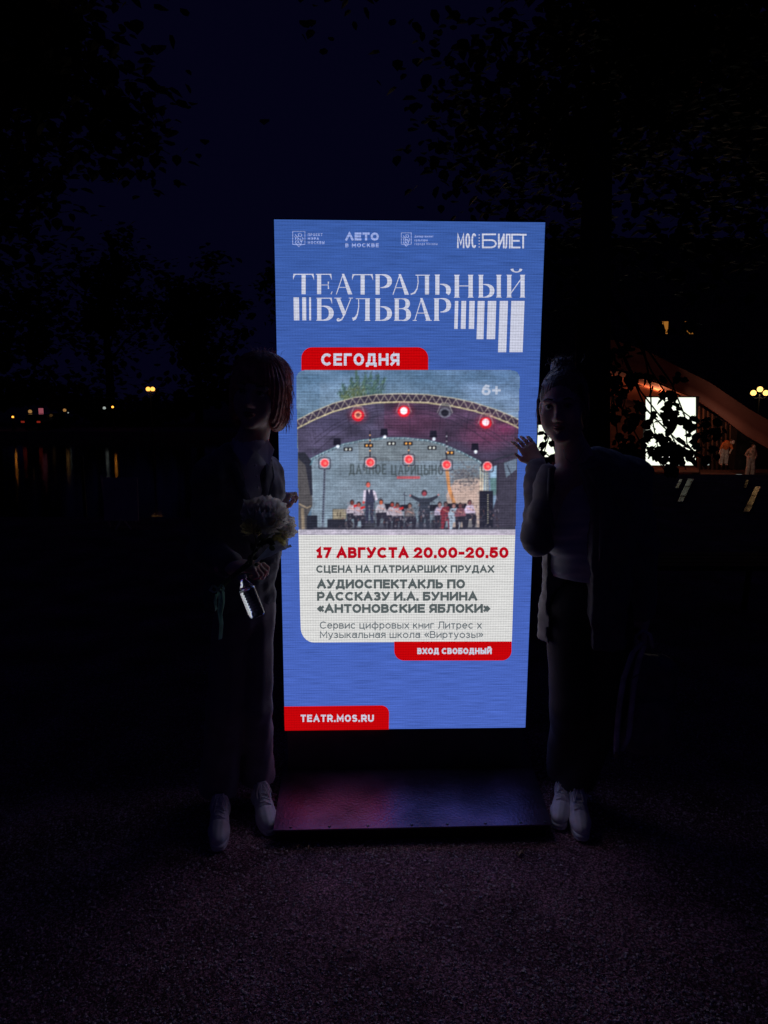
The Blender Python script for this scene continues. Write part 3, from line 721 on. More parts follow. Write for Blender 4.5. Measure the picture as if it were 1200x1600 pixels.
# speakers and boxes on the stage
for (x0, y0_, x1, y1_, c) in ((925, 620, 990, 795, (22, 22, 32)), (215, 752, 300, 802, (26, 26, 34)), (118, 735, 168, 802, (22, 24, 32)), (378, 758, 436, 800, (44, 44, 52)), (240, 706, 302, 752, (128, 118, 92)),
                              (858, 758, 914, 800, (96, 92, 92)), (700, 756, 760, 800, (40, 40, 48)), (440, 770, 700, 800, (60, 62, 72)), (150, 790, 1090, 803, (40, 40, 48))):
    poly(L3([(x0, y0_), (x1, y0_), (x1, y1_), (x0, y1_)]), C(*c))
line(L3([(240, 706), (302, 706), (302, 752), (240, 752), (240, 706)]), .8, C(70, 62, 48)); line(L3([(262, 720), (262, 740)]), 1.2, C(60, 50, 38)); line(L3([(275, 718), (275, 744)]), 1.2, C(60, 50, 38))
for k in range(14): disc(440+965/3, 560+(640+k*10)/3, .9, .9, C(210, 200, 150), .9)
disc(*z3(317, 778), 7, 7, C(56, 54, 60)); disc(*z3(317, 778), 5, 5, C(28, 26, 32))
# music stands
for (x, y) in ((485, 695), (578, 700), (712, 700), (788, 694), (838, 695)):
    poly(L3([(x-30, y-14), (x+28, y-16), (x+30, y+12), (x-24, y+16)]), C(20, 20, 28)); line(L3([(x, y+10), (x, 795)]), .9, C(26, 26, 32))
# seated players: head, shirt, legs, violin
for (x, y, hc, sc_, vi, dr) in ((330, 675, (96, 40, 30), (150, 142, 150), 1, 0), (362, 684, (150, 70, 56), (140, 130, 140), 1, 0), (466, 672, (170, 74, 40), (150, 146, 152), 0, 0), (518, 684, (150, 50, 38), (150, 142, 150), 1, 0),
                                (542, 688, (110, 50, 40), (140, 130, 136), 1, 0), (600, 690, (130, 84, 70), (90, 84, 84), 0, 0), (740, 684, (120, 84, 80), (150, 140, 160), 0, 0), (768, 684, (90, 60, 60), (112, 30, 40), 0, 1),
                                (806, 690, (130, 90, 84), (132, 148, 162), 0, 1), (880, 676, (100, 60, 60), (160, 146, 166), 0, 0), (836, 690, (90, 50, 50), (110, 60, 70), 0, 0)):
    cx, cy = z3(x, y)
    poly([(cx-5, cy+4), (cx+5, cy+3), (cx+9, cy+15), (cx+7, cy+18), (cx-8, cy+19), (cx-9, cy+12)], C(*sc_))
    poly([(cx-8, cy+17), (cx+9, cy+16), (cx+11, cy+22), (cx+8, cy+38), (cx+4, cy+38), (cx+3, cy+25), (cx-1, cy+26), (cx-3, cy+38), (cx-7, cy+38)], C(30, 28, 38) if not dr else C(*sc_))
    disc(cx, cy-.5, 3.4, 4.4, C(46, 34, 34)); disc(cx, cy+.8, 2.5, 3.3, C(*hc))
    if vi: poly([(cx+2, cy+4), (cx+9, cy+2), (cx+10, cy+5), (cx+3, cy+8)], C(178, 24, 22))
    line([(cx-4, cy+8), (cx+6, cy+12)], 1.6, C(180, 120, 100), .7)
# standing singer with waistcoat and the man with spread arms
cx, cy = z3(408, 590)
poly([(cx-6, cy+9), (cx+7, cy+8), (cx+9, cy+28), (cx-6, cy+28)], C(40, 42, 62)); poly([(cx-8, cy+9), (cx-4, cy+8), (cx-5, cy+26), (cx-9, cy+28)], C(176, 166, 180)); poly([(cx+6, cy+8), (cx+11, cy+12), (cx+14, cy+24), (cx+9, cy+25)], C(176, 166, 180)); poly([(cx-1, cy+8), (cx+2, cy+8), (cx+1, cy+16)], C(190, 180, 190))
poly([(cx-5, cy+27), (cx+8, cy+27), (cx+8, cy+60), (cx+3, cy+60), (cx+1, cy+36), (cx-1, cy+60), (cx-5, cy+60)], C(38, 40, 58)); disc(cx-1, cy, 3.6, 4.6, C(60, 44, 40)); disc(cx-.8, cy+.8, 2.9, 3.9, C(196, 78, 62)); disc(cx-8, cy+28, 2, 2.2, C(186, 60, 54))
line([(cx+14, cy+24), (cx+20, cy+20)], .8, C(24, 24, 30)); line([(cx+9, cy+17), (cx+10, cy+66)], .8, C(24, 24, 30))
cx, cy = z3(668, 630)
poly([(cx-8, cy+8), (cx+7, cy+8), (cx+22, cy+3), (cx+21, cy+7), (cx+9, cy+15), (cx+9, cy+30), (cx-9, cy+30), (cx-8, cy+15), (cx-22, cy+6), (cx-21, cy+2)], C(38, 42, 52))
poly([(cx-9, cy+28), (cx+9, cy+28), (cx+9, cy+57), (cx+3, cy+57), (cx+1, cy+38), (cx-2, cy+57), (cx-9, cy+57)], C(34, 36, 46)); disc(cx, cy, 4.6, 5, C(50, 30, 36)); disc(cx, cy+1.4, 3.2, 3.6, C(140, 48, 56)); disc(cx-22, cy+4, 1.6, 1.6, C(170, 110, 110)); disc(cx+22, cy+3, 1.6, 1.6, C(170, 110, 110))
for (x, y0_) in ((575, 625), (703, 655)): line(L3([(x, y0_), (x+4, 795)]), .8, C(34, 34, 44)); line(L3([(x-8, y0_+10), (x+14, y0_+20)]), .8, C(34, 34, 44))
# people and cables behind, clutter nobody could name
for k in range(420):
    x, y = random.uniform(530, 780), random.gauss(806, 9)
    c = random.choice([(30, 28, 38), (48, 44, 54), (120, 110, 116), (70, 64, 74), (100, 60, 56), (24, 24, 30), (140, 134, 140)])
    disc(x, y, random.uniform(.5, 1.8), random.uniform(.5, 2.4), C(*c), .55) if k % 3 else line([(x, y), (x+random.gauss(0, 3), y+random.gauss(0, 5))], .7, C(*c), .7)
for k in range(60):
    x = random.uniform(468, 806); line([(x, random.uniform(640, 690)), (x+random.gauss(0, 6), random.uniform(660, 700))], .6, C(30, 24, 36), .5)
# stage lip
poly([(462, 827), (813, 827), (813, 838), (462, 838)], C(152, 148, 158)); img[(PY > 833) & (PY < 835)] *= .93; put((PY > 834) & (PX > 550), C(160, 140, 158), .5)
for sx_, amp_, sd_ in ((1.1, 9, 21), (2.6, 9, 22), (7, 9, 23)):
    img *= (1+(noise2(sx_, sx_*.8, sd_)*amp_/60)[..., None])
def blur(a, r):
    k_ = np.exp(-(np.arange(-3*r, 3*r+1)/r)**2/2); k_ /= k_.sum()
    a = sum(np.roll(a, i-3*r, 0)*w_ for i, w_ in enumerate(k_)); return sum(np.roll(a, i-3*r, 1)*w_ for i, w_ in enumerate(k_))
soft = blur(img, 3); img[:] = soft+.35*(soft-blur(soft, 6))
haze_ = blur(np.clip(img-120, 0, 255)*np.array([1.0, .6, .65]), 14); img += haze_*.35
img = img*.90+np.array([10, 11, 17])
img += (RNG.random((Hd, Wd, 1))-.5)*8
img = np.clip((img*.86+img.mean(2, keepdims=True)*.14)*1.08+4, 2, 238)
polys(text('6+', 752, 782, 601, 618, .22, .12), C(178, 184, 200), .85)
small = img.reshape(Hd//S, S, Wd//S, S, 3).mean((1, 3))/255
small = np.where(small <= .04045, small/12.92, ((small+.055)/1.055)**2.4)
small = np.repeat(np.repeat(small, 1, 0), 1, 1)
hh, ww = small.shape[:2]
gx, gy = np.meshgrid(X0+np.arange(ww)+.5, Y0+np.arange(hh)+.5)
q = _H @ np.stack([gx.ravel(), gy.ravel(), np.ones(gx.size)]); U = q[0]/q[2]; Vv = q[1]/q[2]
lx = 462.5+(PXl := np.clip((gy-579)/257, 0, 1))*4.2; rx_ = 812.3-PXl*7.2     # left and right edges of the picture
ok = (gx >= lx) & (gx <= rx_) & (gy >= 578.5) & (gy <= 835.5)
rad = 13
for ex, sg in ((lx, 1), (rx_, -1)):
    dxx = (ex+sg*rad-gx)*sg; dyy = 578.5+rad-gy
    ok &= ~((dxx > 0) & (dyy > 0) & (dxx*dxx+dyy*dyy > rad*rad))
idn = np.arange(gx.size).reshape(gx.shape); okq = ok[:-1, :-1] & ok[1:, :-1] & ok[:-1, 1:] & ok[1:, 1:]
Q = np.stack([idn[1:, :-1][okq], idn[1:, 1:][okq], idn[:-1, 1:][okq], idn[:-1, :-1][okq]], 1)
pic = np_obj('stage_picture', np.stack([U, np.full(U.shape, -0.0075), Vv+DZ], 1), Q, M_pic, disp_root, smooth=False, world=False)
ca = pic.data.color_attributes.new('picture', 'FLOAT_COLOR', 'POINT')
ca.data.foreach_set('color', np.concatenate([small.reshape(-1, 3), np.ones((gx.size, 1))], 1).astype(np.float32).ravel())
pic['label'] = 'open air stage with an orchestra under an arched roof shown on the screen'

# ---- housing, stand, base plate
M_black = mat('powder_coated_black', (.022, .022, .026), .45, 0, .3, 12, .15, 160)
M_plate = mat('scuffed_black_sheet', (.21, .14, .23), .33, .75, .5, 5, .45, 90, spec=.7)
M_rubber = mat('black_rubber', (.02, .02, .02), .8)
M_screw = mat('zinc_screw', (.25, .25, .27), .4, .9)
mb = MB(); w, d = .503, .085
mb.box((0, .012+d/2+.002, DZ+1.0), (2*w, d, 2.006)); mb.build('housing', M_black, disp_root)
mb = MB()
mb.box((-.5015, .006, DZ+1), (.003, .0125, 2.006)); mb.box((.5015, .006, DZ+1), (.003, .0125, 2.006))
mb.box((0, .006, DZ+2.0015), (1.0, .0125, .003)); mb.box((0, .006, DZ-.0015), (1.0, .0125, .003)); mb.build('edge_trim', M_black, disp_root)
mb = MB(); mb.box((0, .03, (DZ-.003+.056)/2), (.98, .05, DZ-.003-.056)); mb.build('plinth', mat('plinth_grey', (.12, .10, .12), .6), disp_root)
mb = MB(); bm_ = [(-.501, -.414), (.512, -.405), (.557, .30), (-.52, .30)]
mb.add([(x, y, .049) for x, y in bm_]+[(x, y, .055) for x, y in bm_], [(3, 2, 1, 0), (4, 5, 6, 7), (0, 1, 5, 4), (1, 2, 6, 5), (2, 3, 7, 6), (3, 0, 4, 7)]); mb.build('base_plate', M_plate, disp_root)
mb = MB(); mb.box((0, -.05, .0245), (.99, .69, .049)); mb.build('base_frame', M_rubber, disp_root)
for x in (-.44, -.30, -.16, .0, .13, .27, .40, .49):
    s_ = MB().lathe((x, -.395+.009*x, .055), [(.0001, .0035), (.004, .0035), (.0055, .001), (.0055, -.001)], 10).build('screw', M_screw, disp_root)
# ================================================================== GROUND, POND, SKY SHORE
M_dirt = mat('crushed_brick_path', (.37, .19, .25), .95, 0, .35, 3.0, 1.0, 260, spec=.2, col2=(.23, .12, .165))
_n = M_dirt.node_tree; _b = _n.nodes['Principled BSDF']; _src = _b.inputs['Base Color'].links[0].from_socket      # grit: every grain its own tone
_vo = _n.nodes.new('ShaderNodeTexVoronoi'); _vo.inputs['Scale'].default_value = 210; _tc = [k for k in _n.nodes if k.type == 'TEX_COORD'][0]; _n.links.new(_tc.outputs['Object'], _vo.inputs['Vector'])
_sp = _n.nodes.new('ShaderNodeSeparateColor'); _n.links.new(_vo.outputs['Color'], _sp.inputs[0])
_p = math_node(_n, 'MULTIPLY', math_node(_n, 'POWER', _sp.outputs[0], 2.6), 2.1); _v = math_node(_n, 'ADD', _p, .28)
_ns = _n.nodes.new('ShaderNodeTexNoise'); _ns.inputs['Scale'].default_value = 3.2; _ns.inputs['Detail'].default_value = 6; _n.links.new(_tc.outputs['Object'], _ns.inputs['Vector'])
_v = math_node(_n, 'MULTIPLY', _v, math_node(_n, 'ADD', math_node(_n, 'MULTIPLY', _ns.outputs[0], 2.4), -.2))
_mm = _n.nodes.new('ShaderNodeMix'); _mm.data_type = 'RGBA'; _mm.blend_type = 'MULTIPLY'; _mm.inputs[0].default_value = 1
_cc = _n.nodes.new('ShaderNodeCombineColor'); [_n.links.new(_v, _cc.inputs[i]) for i in range(3)]
_n.links.new(_src, _mm.inputs[6]); _n.links.new(_cc.outputs[0], _mm.inputs[7]); _n.links.new(_mm.outputs[2], _b.inputs['Base Color'])
M_stone = mat('gravel_stone', (.90, .74, .80), .38, 0, .55, 120, 0, spec=.4, col2=(.40, .30, .35))
rimY = lambda x: 9.0 if x < -1 else (14.0 if x > 4 else 9+(x+1))
def gz(x, y):
    z = 0.0
    r = rimY(x)
    if y > r: z = -2.9*min(1, (y-r)/7.0)
    return z
xs_ = np.concatenate([np.linspace(-160, -12, 10), np.arange(-10, 20.1, 1.0), np.linspace(24, 160, 10)])
ys_ = np.concatenate([[-30, -10, -3], np.arange(0, 30.1, 1.0), [34, 38, 42, 50, 60, 80, 120, 200]])
V = [(x, y, gz(x, y)) for y in ys_ for x in xs_]; nx = len(xs_)
Fc = [(j*nx+i, j*nx+i+1, (j+1)*nx+i+1, (j+1)*nx+i) for j in range(len(ys_)-1) for i in range(nx-1)]
g = mesh_obj('ground', V, Fc, M_dirt, smooth=False); tag(g, 'dark trodden gravel path in front of the screen', kind='structure')
# loose gravel: small faceted stones
N = 105000
yv = 1.15 + 2.9*RNG.random(N)**1.25; xv = (RNG.random(N)-.5)*(1.15*yv+.9)+.05
keep = ~((np.abs(xv-DX) < .50) & (yv > 2.37) & (yv < 3.10))
dens = np.sin(xv*3.1+np.sin(yv*2.3)*1.4)*np.sin(yv*4.3+xv*1.7)*.5+.5
keep &= RNG.random(N) < .45+.55*dens
xv, yv = xv[keep], yv[keep]; N = len(xv)
rs = (.0014+.0046*RNG.random(N)**3)
base = np.array([[1, 0, 0], [-1, 0, 0], [0, 1, 0], [0, -1, 0], [0, 0, 1], [0, 0, -1]], float)
tri = np.array([[0, 2, 4], [2, 1, 4], [1, 3, 4], [3, 0, 4], [2, 0, 5], [1, 2, 5], [3, 1, 5], [0, 3, 5]])
sc3 = .6+.8*RNG.random((N, 6, 1)); a = RNG.random(N)*6.28; tl = (RNG.random(N)-.5)*1.2
P = base[None]*sc3*rs[:, None, None]; P[..., 2] *= .5
X = P[..., 0]*np.cos(tl)[:, None]-P[..., 2]*np.sin(tl)[:, None]; Z = P[..., 0]*np.sin(tl)[:, None]+P[..., 2]*np.cos(tl)[:, None]
x2 = X*np.cos(a)[:, None]-P[..., 1]*np.sin(a)[:, None]; y2 = X*np.sin(a)[:, None]+P[..., 1]*np.cos(a)[:, None]
VV = np.stack([x2+xv[:, None], y2+yv[:, None], Z+rs[:, None]*.35], -1).reshape(-1, 3)
QQ = (tri[None]+6*np.arange(N)[:, None, None]).reshape(-1, 3)
gr = np_obj('loose_gravel', VV, QQ, M_stone, None, smooth=False); tag(gr, 'loose gravel and grit scattered over the path', 'gravel', kind='stuff')
# ================================================================== PEOPLE
_at0 = at
def at(px, py, Y): return _at0(px, py, Y-.06)      # both women stand a little nearer than first laid out
M_skin = mat('skin', (.84, .60, .51), .5, 0, .12, 22, .1, 300, spec=.45, Subsurface_Weight=.5, Subsurface_Scale=.012)
M_eye = mat('eye', (.55, .53, .52), .15, 0, .05, 10); M_iris = mat('iris', (.05, .035, .03), .2)
M_lip = mat('lips', (.45, .18, .17), .4)
M_brow = mat('eyebrow', (.05, .035, .03), .8)
M_hairL = mat('auburn_hair', (.74, .30, .21), .38, 0, .35, 40, .3, 200, spec=.6)
M_hairR = mat('brown_hair', (.26, .17, .14), .4, 0, .35, 40, .3, 200, spec=.6)
M_suit = mat('dark_wool_jacket', (.15, .15, .19), .8, 0, .25, 14, .35, 320, Sheen_Weight=.3)
M_suit2 = mat('charcoal_blazer', (.19, .17, .20), .8, 0, .2, 14, .35, 320, Sheen_Weight=.3)
M_trou = mat('dark_trousers', (.28, .24, .30), .82, 0, .2, 10, .3, 300, Sheen_Weight=.3)
M_trou2 = mat('black_trousers', (.05, .042, .055), .85, 0, .2, 10, .3, 300)
M_shirt = mat('white_shirt', (.84, .84, .88), .7, 0, .08, 12, .2, 400)
M_tee = mat('pale_tshirt', (.82, .82, .88), .75, 0, .08, 12, .25, 300)
M_shoe = mat('white_leather', (.90, .88, .92), .55, 0, .07, 30, .12, 200)
M_sole = mat('white_rubber_sole', (.84, .82, .86), .7, 0, .12, 25)
M_lace = mat('white_lace', (.9, .88, .92), .9, 0, .1, 200)
M_shade = mat('shoe_lining', (.12, .11, .13), .9)

def v3(p): return np.array([p[0], p[1], p[2]], float)
def frame(yaw, roll=0, pitch=0):
    """columns: right of the picture, away from the face, up"""
    return np.array(Euler((R(pitch), 0, R(yaw))).to_matrix() @ Matrix.Rotation(R(roll), 3, 'Y'))
def folds(amp, kz, kx=6, ph=0.0, vert=False):
    def fn(X, Y, Z):
        A = (X*kx*2.1+Y*kx*1.3) if not vert else (Z*2.2)
        B = Z*kz if not vert else (X*kz+Y*kz*.8)
        w = np.sin(B+1.7*np.sin(A+ph)+ph) * (0.6+0.4*np.sin(A*.7+Z*3+ph*2))
        w2 = np.sin(B*2.3+2.1*np.sin(A*1.6+1+ph))*.35
        return amp*(w+w2)
    return fn
def head(v, c, M):
    T = lambda x, y, z: v3(c)+M@np.array([x, y, z])
    v.ell(T(0, .015, .030), (.073, .092, .086), M, .01); v.ell(T(0, -.020, -.028), (.060, .066, .084), M, .03)
    v.ell(T(0, -.040, -.086), (.040, .038, .030), M, .03)
    for s in (-1, 1):
        v.ell(T(s*.040, -.052, -.030), (.022, .020, .022), M, .03); v.cap(T(s*.040, -.052, -.06), T(s*.050, .0, -.075), .014, .014, .03)
        v.ell(T(s*.031, -.093, .001), (.019, .014, .012), M, .014, 'cut')
        v.cap(T(s*.048, -.070, .020), T(s*.012, -.083, .015), .006, .007, .015)
        v.ell(T(s*.0755, .012, -.012), (.008, .017, .029), M, .008)
        v.ell(T(s*.0115, -.090, -.041), (.0085, .011, .0075), M, .007)
        v.cap(T(s*.024, -.074, -.066), T(s*.003, -.0865, -.0625), .0045, .0058, .006); v.cap(T(s*.022, -.074, -.068), T(0, -.0855, -.0745), .0045, .0065, .006)
    v.cap(T(0, -.080, .008), T(0, -.103, -.034), .007, .0105, .014); v.ell(T(0, -.074, -.104), (.020, .016, .014), M, .02)
    v.cap(T(-.020, -.087, -.067), T(.020, -.087, -.067), .0018, .0018, .004, 'cut')
    v.cap(T(0, -.098, -.056), T(0, -.092, -.050), .003, .003, .006, 'cut')
def face_parts(root, c, M):
    T = lambda x, y, z: Vector(v3(c)+M@np.array([x, y, z]))
    rot = Matrix([list(r) for r in M])
    for s in (-1, 1):
        e = MB().ball(T(s*.031, -.072, .001), .0128, 16, 12).build('eye', M_eye, root, True, True)
        MB().ball(T(s*.031-.001, -.0835, .001), (.0052, .0024, .0052), 12, 6, rot).build('iris', M_iris, root, True, True)
        MB().tube([T(s*.047, -.080, .023), T(s*.034, -.088, .028), T(s*.018, -.090, .024)], [.0012, .0026, .0022], 6).build('eyebrow', M_brow, root, True, True)
        MB().tube([T(s*.046, -.079, .002), T(s*.038, -.0855, .008), T(s*.028, -.0875, .0085), T(s*.018, -.084, .002)], [.0008, .0016, .0016, .0008], 6).build('eyelashes', M_brow, root, True, True)
    MB().tube([T(-.021, -.0805, -.066), T(-.008, -.0915, -.063), T(0, -.0922, -.0642), T(.008, -.0915, -.063), T(.021, -.0805, -.066)], [.0015, .0045, .0042, .0045, .0015], 8).tube(
        [T(-.020, -.081, -.0685), T(-.008, -.0895, -.0745), T(.008, -.0895, -.0745), T(.020, -.081, -.0685)], [.0015, .005, .005, .0015], 8).build('lips', M_lip, root, True, True)
def hand(v, W, d, n, ts, curls=(15, 25, 20), spread=6, th=(.8, .6), k=1.0):
    """W wrist, d palm direction, n the way the palm faces, ts side of the thumb (+1/-1)"""
    W, d, n = v3(W), v3(d), v3(n); d /= np.linalg.norm(d); n -= d*(n@d); n /= np.linalg.norm(n); sd = np.cross(d, n)*ts
    for i in range(4):
        v.cap(W+sd*(.016-.010*i)*k, W+(d*.082+sd*(.032-.0205*i))*k, .0145*k, .0115*k, .012)
    v.cap(W-d*.05*k, W+d*.01*k, .024*k, .025*k, .015, flat=(n, .75))
    for i, L in enumerate((.068, .076, .070, .054)):
        p = W+(d*.084+sd*(.032-.0205*i))*k; a = R(spread*(1.5-i)); dd = d*math.cos(a)+sd*math.sin(a); ang = 0
        for j, (q, r0, r1) in enumerate(((.45, .0092, .0084), (.30, .0084, .0076), (.25, .0076, .0062))):
            ang += R(curls[j]*(1+.12*i)); e = p+(dd*math.cos(ang)+n*math.sin(ang))*L*q*k
            v.cap(p, e, r0*k, r1*k, .004); p = e
    p = W+(d*.018+sd*.026)*k; e = p+(sd*th[0]+d*th[1]+n*.25)*.042*k; v.cap(p, e, .0135*k, .0105*k, .012)
    v.cap(e, e+(sd*(th[0]-.35)+d*(th[1]+.25)+n*.2)*.034*k, .0102*k, .0075*k, .004)
def strands(name, root, m, curves, r=.0007):
    mb = MB()
    for c in curves: mb.tube(c, [r]*(len(c)-1)+[r*.4], 3, False)
    o = mb.build(name, m, root, True, True); o['kind'] = 'stuff'; return o

# ---- white sneaker, built once with the toe at the origin pointing to -Y
def make_shoe(stripes=False):
    v = Vol((-.06, -.02, .01), (.06, .30, .17), .0026)
    v.ell((0, .064, .040), (.038, .061, .032), None, .01).cap((0, .09, .044), (0, .20, .060), .033, .033, .03, flat=((1, 0, 0), 1.08))
    v.cap((0, .215, .045), (0, .205, .105), .036, .032, .03).cap((0, .13, .070), (0, .17, .100), .026, .022, .03)
    v.box((0, .15, -.012), (.08, .2, .034), None, .002, 0, 'cut')
    v.ell((0, .208, .135), (.024, .036, .04), None, .004, 'cut')
    for y in (.098,): v.box((0, y, .088), (.05, .0018, .010), None, .001, .004, 'cut')
    v.disp(lambda X, Y, Z: .0007*np.sin(Y*210+30*X)*np.exp(-((Y-.095)/.02)**2)+.0004*np.sin(X*300))
    up = v.obj('upper', M_shoe); up.name = 'upper'
    # tongue
    vt = Vol((-.05, .08, .04), (.05, .24, .19), .002)
    vt.box((0, .158, .116), (.021, .034, .0065), np.array(Matrix.Rotation(R(48), 3, 'X')), .006)
    tg = vt.obj('tongue', M_shoe)
    # sole from an outline
    out = []
    for i in range(44):
        a = 2*math.pi*i/44; y = .138-.142*math.cos(a); w = (.041 if y < .12 else .041-.010*math.sin((y-.12)/.16*math.pi*.9))
        out.append((w*math.copysign(abs(math.sin(a))**.62, math.sin(a)), y))
    mb = MB(); V = []; Fc = []; n = len(out)
    prof = ((0, .95), (.003, .985), (.010, 1.0), (.0105, .985), (.0125, .985), (.013, 1.0), (.022, .99), (.025, .95))
    for z, s_ in prof: V += [(x*s_, .138+(y-.138)*s_, z+(.004 if y < .05 else 0)*(1-y/.05 if y < .05 else 0)) for x, y in out]
    for r_ in range(len(prof)-1): Fc += [(r_*n+i, r_*n+(i+1) % n, (r_+1)*n+(i+1) % n, (r_+1)*n+i) for i in range(n)]
    Fc += [tuple(reversed(range(n))), tuple(range((len(prof)-1)*n, len(prof)*n))]
    sole = mb.add(V, Fc).build('sole', M_sole, None, True)
    # laces: crossings over the instep and a bow
    la = MB()
    UV = np.empty(len(up.data.vertices)*3, np.float32); up.data.vertices.foreach_get('co', UV); UV = UV.reshape(-1, 3)
    TV = np.empty(len(tg.data.vertices)*3, np.float32); tg.data.vertices.foreach_get('co', TV); UV = np.concatenate([UV, TV.reshape(-1, 3)])
    def hz(x, y):
        m_ = (np.abs(UV[:, 0]-x) < .005) & (np.abs(UV[:, 1]-y) < .005)
        return min(float(UV[m_, 2].max()) if m_.any() else .08, .082+(y-.095)*.62-abs(x)*.35)
    def over(p, lift): return [(x, y, hz(x, y)+lift) for x, y in p]
    for j in range(5):
        y = .100+.016*j; w = .021-.001*j
        la.tube(over([(-w-.003, y), (-w*.6, y+.003), (0, y+.007), (w*.6, y+.011), (w+.003, y+.014)], .0012), .0028, 6)
        la.tube(over([(w+.003, y), (w*.6, y+.003), (0, y+.007), (-w*.6, y+.011), (-w-.003, y+.014)], .0034), .0028, 6)
    zk = hz(0, .172)+.006
    for s in (-1, 1):
        la.tube([(0, .174, zk), (s*.014, .166, zk+.007), (s*.027, .146, hz(s*.024, .146)+.006), (s*.028, .126, hz(s*.026, .126)+.004), (s*.018, .124, hz(s*.018, .124)+.006), (s*.008, .150, zk-.006), (0, .174, zk)], .0024, 6)
        la.tube([(0, .176, zk), (s*.012, .184, zk), (s*.030, .178, zk-.016), (s*.038, .160, zk-.040)], .0022, 6)
    lace = la.build('laces', M_lace, None, True)
    MB().add([], [])
    return [up, tg, sole, lace]
def place_shoe(proto, root, toe, yaw, k=.92, first=False, sc=1.0):
    M = Matrix.Translation(toe) @ Matrix.Rotation(R(yaw), 4, 'Z') @ Matrix.Scale(k, 4)
    h = bpy.data.objects.new('shoe', proto[0].data); link(h, root)
    inv = Matrix.Translation(root.location).inverted()
    h.matrix_parent_inverse = inv; h.matrix_basis = M
    for p in proto[1:]:
        c = bpy.data.objects.new(p.name.split('.')[0], p.data); link(c, h)
    return h
shoeP = make_shoe()
def G(px, py):
    a = _at0(px, py, 1.0); t = CAMZ/(CAMZ-a.z); return Vector((a.x*t, t, 0))

from mathutils.bvhtree import BVHTree
def onto(obj, left, right, m, parent, name, lift=.006, nu=4, Yd=2.38):
    """a sewn-on piece of cloth that lies on the garment between two lines"""
    me = obj.data; bv = BVHTree.FromPolygons([v.co[:] for v in me.vertices], [p.vertices[:] for p in me.polygons])
    o0 = Vector((0, 0, CAMZ)); V = []
    for j in range(len(left)):
        for i in range(nu+1):
            t = i/nu; px = left[j][0]*(1-t)+right[j][0]*t; py = left[j][1]*(1-t)+right[j][1]*t
            d = (at(px, py, 2.0)-_at0(600, 800, .0001)*0-Vector((0, 0, CAMZ))).normalized()
            h = bv.ray_cast(o0, d)
            p = h[0] if h[0] is not None and h[0].y < 2.62 else (V[-1]+d*lift if V else at(px, py, Yd))
            V.append(p-d*(lift+.004*math.sin(math.pi*t)))
    n = len(V); W2 = [v+Vector((0, .0035, 0)) for v in V]
    Fc = []
    for j in range(len(left)-1):
        for i in range(nu):
            q = (j*(nu+1)+i, j*(nu+1)+i+1, (j+1)*(nu+1)+i+1, (j+1)*(nu+1)+i); Fc += [q, tuple(x+n for x in reversed(q))]
    e1 = [j*(nu+1) for j in range(len(left))]; e2 = [j*(nu+1)+nu for j in range(len(left))]
    for e in (e1, e2, list(range(nu+1)), list(range(n-nu-1, n))):
        for a, b in zip(e, e[1:]): Fc.append((a, b, b+n, a+n))
    return mesh_obj(name, V+W2, Fc, m, parent, True, True)
def dense(pts, k=4):
    out = []
    for a, b in zip(pts, pts[1:]): out += [(a[0]+(b[0]-a[0])*i/k, a[1]+(b[1]-a[1])*i/k) for i in range(k)]
    return out+[pts[-1]]
# ---------------------------------------------------------------- woman on the left: jacket, wide trousers, bob, flowers and bottle
pL = thing('person', 'woman with chin length auburn hair in a dark jacket, holding flowers left of the screen', 'person', at(375, 1290, 2.50)*Vector((1, 1, 0)) if False else (at(375, 1250, 2.50).x, 2.50, 0))
cL = at(405, 611, 2.48); ML = frame(-9, 8, 4)
sA, sB = at(332, 744, 2.42), at(414, 738, 2.60); neckL = at(391, 706, 2.50)
hA, wA = at(390, 882, 2.29), at(366, 886, 2.31)
wB = at(430, 800, 2.765); eA, eB = at(322, 862, 2.44), at(413, 850, 2.56)
v = Vol((-.95, 2.02, 0.02), (-.20, 2.82, 1.82), .0045)
head(v, cL, ML)
v.cap(v3(cL)+ML@np.array([0, .022, -.06]), v3(neckL), .049, .054, .02)
tc_ = v3(at(383, 800, 2.51)); hip = v3(at(383, 950, 2.51))
Mt = frame(24)
v.ell(v3(at(382, 775, 2.51)), (.12, .085, .19), Mt, .05); v.ell(v3(at(380, 860, 2.51)), (.10, .075, .15), Mt, .06); v.ell(hip, (.09, .07, .10), Mt, .03)
v.cap(v3(sA), v3(sB), .045, .045, .05); v.cap(v3(sA), v3(eA), .046, .036, .03); v.cap(v3(eA), v3(wA), .036, .025, .02); v.cap(v3(sB), v3(eB), .046, .036, .03); v.cap(v3(eB), v3(wB), .036, .024, .02)
kA, kB = at(352, 1105, 2.47), at(402, 1105, 2.50); aA, aB = G(331, 1312)+Vector((-.01, .16, .10)), G(404, 1290)+Vector((-.03, .15, .10))
for s, kk, aa in ((-1, kA, aA), (1, kB, aB)):
    hp = hip+Mt@np.array([s*.045, 0, -.04]); v.cap(hp, v3(kk), .045, .042, .02); v.cap(v3(kk), v3(aa), .042, .030, .02)
# right hand round the stems and the bottle, left fist on the screen edge
hand(v, wA, (.85, -.25, .10), (.1, .15, -1), 1, (48, 62, 40), 3, (.55, .75), .95)
hand(v, wB, (.35, .45, .75), (.45, .55, -.35), -1, (50, 70, 45), 2, (.5, .6), .95)
body = v.obj('body', M_skin, pL)
face_parts(pL, cL, ML)
